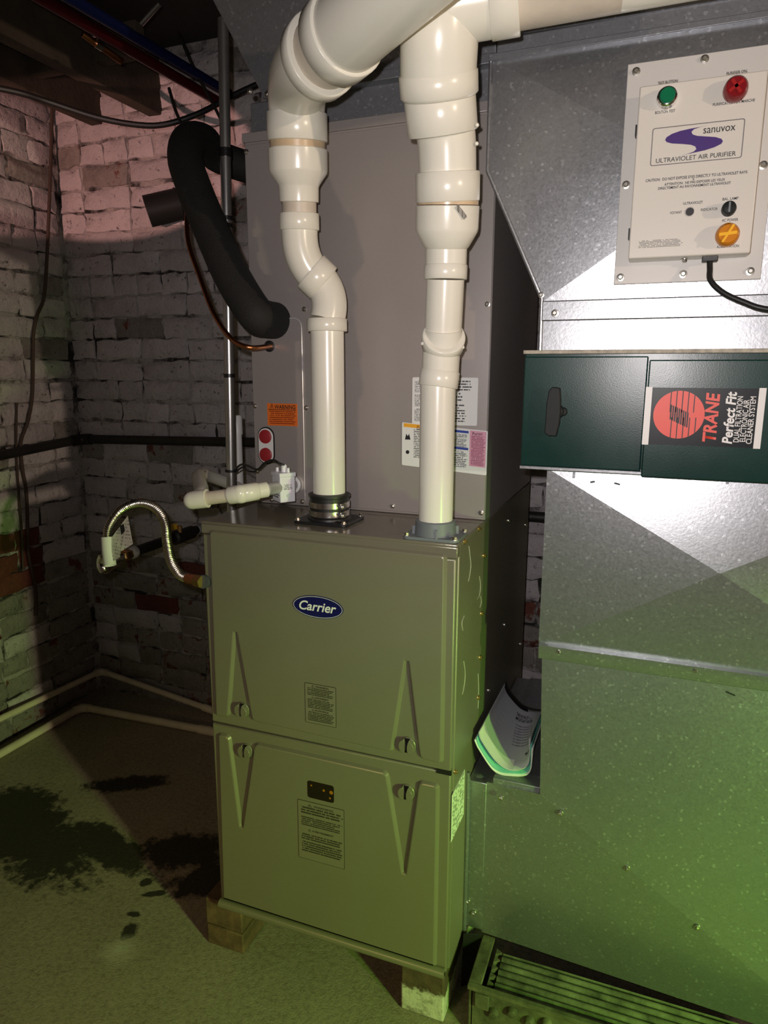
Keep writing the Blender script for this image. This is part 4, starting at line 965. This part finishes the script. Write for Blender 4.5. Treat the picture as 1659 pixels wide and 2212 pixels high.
# lower return drop
ld = thing('return_duct', 'galvanised lower return duct with cross-broken panels reaching down to the furnace side', 'duct', (.95, .4, .12))
face([(.663, .792), (XR, .792), (XR, 1.1335), (.663, 1.1335)], (.961, .972), YD, .018, YB, M['galv'], 'upper_panel', ld)
obj('seam_cleat', G().prism([(.665, YD, .799), (.665, YD-.011, .797), (.665, YD-.0085, .771), (.665, YD-.007, .769), (.665, YD, .769)], (XR-.665, 0, 0)), M['galv'], ld)
g = G(); pA, pB, pC, pD, pE, pF = (.572, .481), (.682, .488), (.670, .789), (XR, .789), (XR, .117), (.572, .124)
gg = (.82, .40); kk_ = .046
fold = lambda p: YD-kk_*(.789-p[1])            # the right facet tilts out towards the bottom
ys = [YD, fold(pB), YD, YD, fold(pE), YD]; pts_ = [pA, pB, pC, pD, pE, pF]
v = [(p[0], y, p[1]) for p, y in zip(pts_, ys)]+[(p[0], YB, p[1]) for p in pts_]+[(gg[0], fold(gg)-.004, gg[1])]
g.add(v, [(0, 1, 12), (1, 2, 3, 4, 12), (4, 5, 12), (5, 0, 12)]+[tuple(range(6, 12))]+[(k, 6+k, 6+(k+1) % 6, (k+1) % 6) for k in range(6)])
obj('lower_panel', g, M['galv'], ld, smooth=False)
obj('furnace_flange', G().box(.5345, .573, YD-.002, YB, .130, .478), M['galv'], ld, bevel=.002)
obj('flange_lip', G().box(.5338, .538, YD-.012, YD+.003, .126, .482), M['galvdark'], ld, bevel=.001)
g = G().box(.585, .681, YD-.002, YD+.04, .480, .495); obj('top_hem', g, M['galvdark'], ld, bevel=.002)
for px, py in ((1212, 1750), (1355, 1865), (1505, 1988), (1502, 1448), (1207, 1407), (1085, 1717)):
    p = U(px, py, 'y', YD-.008); obj('screw', G().screw((p.x, (fold((p.x, p.z)) - .0045) if py > 1500 else p.y, p.z), (0, -1, 0), .0045), M['screw'], ld)
for px, py in ((1023, 1973), (1010, 1948)): obj('screw', G().screw(U(px, py, 'y', YD-.004), (0, -1, 0), .0045), M['screw'], ld)
g = G()
for k in range(5):
    p = U(1012-.6*k, 1680+28*k, 'y', YD-.008); g.lathe(p, (0, -1, 0), [(-.004, .002), (0, .0055), (.003, .003)], 8)
tp_ = [U(1011, 1668, 'y', YD-.010), U(1009, 1800, 'y', YD-.010), U(1006, 1900, 'y', YD-.008), U(1003, 2010, 'y', YD-.008)]
obj('foil_tape', G().tube(catmull(tp_, 6), .0045, 8), M['galvdark'], ld)
for px, py, w2, r2 in ((1280, 1041, .004, .2), (1333, 1045, .005, -.2), (1440, 1782, .005, .2), (1578, 1498, .008, -.3)):
    yv = YD-.0025 if py < 1200 else fold((0, U(px, py, 'y', YD).z)); p = U(px, py, 'y', yv)
    obj('marker_tick', G().obox(p, (w2*math.cos(r2), 0, w2*math.sin(r2)), (0, .0008, 0), (-.0014*math.sin(r2), 0, .0014*math.cos(r2))), M['ink'], ld)
for px in (1240, 1572):
    p = U(px, 1020 if px < 1300 else 1032, 'y', YD-.004); obj('clip_tab', G().box(p.x-.002, p.x+.002, YD-.008, YD, p.z-.010, 1.132), M['galvdark'], ld)
# crumpled insulation at the boot corner
cr = U(1034, 1686, 'y', .145)
tag(obj('duct_boot_elbow', G().lathe(cr+V(0, .01, -.012), (.1, -.5, .9), [(-.015, .012), (-.008, .019), (.006, .021), (.016, .016), (.022, .006)], 14), M['galvdark'], ld), '', '') if False else obj('crumpled_corner', G().lathe(cr+V(0, .01, -.012), (.1, -.5, .9), [(-.015, .012), (-.008, .019), (.006, .021), (.016, .016), (.022, .006)], 9), M['galvdark'], ld)
# ------------------------------------------------------------------ booklets wedged between furnace and duct
def sheet(name, label, front, back, mt, th=.0012, gloss=None):
    n = 14; F = catmull(front, n); B = catmull(back, n); k = min(len(F), len(B)); nv = 10
    v = []; f = []
    for j in range(nv+1):
        for i in range(k): v.append(F[i].lerp(B[i], j/nv))
    for j in range(nv):
        for i in range(k-1): a = j*k+i; f.append((a, a+1, a+k+1, a+k))
    g = G(); g.add(v, f); o = obj(name, g, mt, angle=80)
    s = o.modifiers.new('thickness', 'SOLIDIFY'); s.thickness = th; s.offset = 0
    return tag(o, label, 'booklet', 'installation booklets beside the furnace')
XL, XRr = FW+.006, .657
def fpt(px, py, y):
    p = U(px, py, 'y', y); return p
def fit(P, k):                                 # keep a curled sheet inside the gap, k steps in from the outermost
    return [V(min(max(p.x, FW+.008+.0035*k), .658-.0035*k), p.y, max(p.z, .499+.0045*k)) for p in P]
frA = [fpt(1020, 1579, .150), fpt(1040, 1600, .150), fpt(1072, 1645, .148), fpt(1105, 1664, .147), fpt(1140, 1652, .150), fpt(1163, 1600, .155)]
ba0 = U(1087, 1470, 'x', XL+.002); yb0 = ba0.y
baA = [ba0, fpt(1098, 1487, yb0), fpt(1112, 1505, yb0), fpt(1128, 1521, yb0), fpt(1146, 1531, yb0), fpt(1172, 1537, yb0)]
frB = [fpt(1018, 1590, .146), fpt(1036, 1613, .146), fpt(1068, 1658, .144), fpt(1103, 1674, .143), fpt(1143, 1662, .147), fpt(1165, 1612, .152)]
frA = fit(frA, 2); baA = fit(baA, 2)
frC = [p+V(0, -.001, -.007) for p in frB]
def booklet_mat():
    m_, nt, b = nmat('booklet_cover'); g = coords(nt, 'Generated'); S(b, 'Base Color', (.50, .50, .56, 1)); S(b, 'Roughness', .55); return m_
sheet('booklet', 'printed grey cover booklet curled on top of the other booklets', frA, baA, booklet_mat(), .002)
bk_o = bpy.data.objects['booklet']
FA, BA = catmull(frA, 14), catmull(baA, 14)
def onb(u, v, lift=.0016):                     # point on the curled cover: u across, v from front to back
    i = u*(len(FA)-1); a = int(min(i, len(FA)-2)); t = i-a
    p = FA[a].lerp(FA[a+1], t).lerp(BA[a].lerp(BA[a+1], t), v)
    du = (FA[a+1]-FA[a]); dv_ = (BA[a]-FA[a]); nn = du.cross(dv_).normalized()
    if nn.z < 0: nn = -nn
    return p+nn*lift
def strip(nm, u0, u1, v0, v1, mt, lift=.0016):
    k = 12; g = G(); g.add([onb(u0+(u1-u0)*i/k, v, lift) for v in (v0, v1) for i in range(k+1)], [(i, i+1, i+k+2, i+k+1) for i in range(k)]); return obj(nm, g, mt, bk_o)
strip('white_margin', .0, .62, .0, .13, M['paper'])
strip('black_header', .03, .99, .90, .965, M['ink'])
def btext(s, u0, u1, v, h, mt, bold=.01):
    text('cover_lettering', s, 0, 0, 0, h, mt, bk_o, w=(u1-u0), align='LEFT', bold=bold, Mx=lambda a, b2: onb(min(1, u0+a), min(1, v+b2), .0020))
btext('THIS BOOKLET CONTAINS', .52, 1.0, .76, .075, M['ink'], .02)
btext('IMPORTANT INFORMATION', .52, 1.0, .69, .075, M['ink'], .02)
for k in range(8): btext('the installation and operation of this unit read', .54, .98, .61-.042*k, .035, M['ink'], 0)
for k in range(6): btext('________', .14, .30+.02*(k % 3), .72-.08*k, .03, M['ink'], 0)
btext('MODEL', .76, .90, .16, .06, M['ink'], .02)
sheet('booklet', 'teal edged booklet between the grey cover and the bottom booklet', fit([p+V(0, .001, -.002) for p in frB], 1), fit([V(p.x+(-.0035 if i == 0 else .0035 if i == 5 else 0), p.y-.004, p.z-.007) for i, p in enumerate(baA)], 1), M['teal'], .002)
sheet('booklet', 'plain white bottom booklet of the curled pile', fit(frC, 0), fit([V(p.x+(-.007 if i == 0 else .007 if i == 5 else 0), p.y-.008, p.z-.017) for i, p in enumerate(baA)], 0), M['paper'], .0025)
# ------------------------------------------------------------------ old iron grate in front of the duct
gt = thing('iron_grate', 'old iron box with corrugated black top plates standing in front of the duct', 'grate', (.9, .06, 0))
gx0, gx1, gy0, gy1, gz = .578, 1.36, -.004, .128, .12
obj('front_plate', G().box(gx0+.004, gx1, gy0+.004, gy0+.012, .001, gz-.006), M['ironrust'], gt, bevel=.002)
obj('side_plate', G().box(gx0, gx0+.010, gy0+.004, gy1, .001, gz-.008), M['ironrust'], gt, bevel=.002)
obj('front_bar', G().box(gx0-.002, gx1, gy0-.003, gy0+.009, gz-.010, gz), M['ironrust'], gt, bevel=.002)
obj('side_bar', G().box(gx0-.002, gx0+.024, gy0+.006, gy1+.004, gz-.009, gz-.001), M['ironrust'], gt, bevel=.002)
obj('inner_floor', G().box(gx0+.01, gx1, gy0+.010, gy1, .03, .045), M['black'], gt)
g = G(); nrow = 6; prof = []
for k in range(nrow*8+1):
    y = gy0+.014+(gy1-gy0-.030)*k/(nrow*8); prof.append((y, gz-.016+.003*math.sin(k/8*2*math.pi)))
xs = [gx0+.046, gx1]; v = [(x, y, z) for x in xs for y, z in prof]; n = len(prof)
g.add(v, [(k, k+1, n+k+1, n+k) for k in range(n-1)]); obj('corrugated_plate', g, M['irondark'], gt, angle=70)
for k in range(5):
    y = gy0+.022+k*.0205; obj('tooth', G().prism([(gx0+.032, y, gz-.012), (gx0+.044, y+.009, gz-.012), (gx0+.032, y+.016, gz-.012)], (0, 0, -.01)), M['ironrust'], gt)
obj('strap_plate', G().box(gx0+.014, gx0+.042, gy0-.004, gy0+.005, gz-.045, gz-.012), M['ironrust'], gt, bevel=.0015)
for px, py in ((1105, 2188), (1143, 2208), (1180, 2212), (1065, 2190)):
    p = U(px, py, 'y', gy0); obj('bolt', G().lathe((p.x, gy0+.005, p.z), (0, -1, 0), [(0, .011), (.006, .0105), (.011, .007), (.0125, .002)], 18), M['ironrust'], gt)
# plain black strip filling the gap between furnace side and grate
g = G(); a_, b2_ = V(.537, YD-.014, .135), V(.574, YD-.006, .128)
tag(obj('black_strip', G().prism([(.538, .10, .0015), (.572, .122, .0015), (.574, .122, .124), (.540, .100, .132)], (0, .004, 0)), M['black'], smooth=False), 'black strip between the furnace base and the iron grate', 'strip')
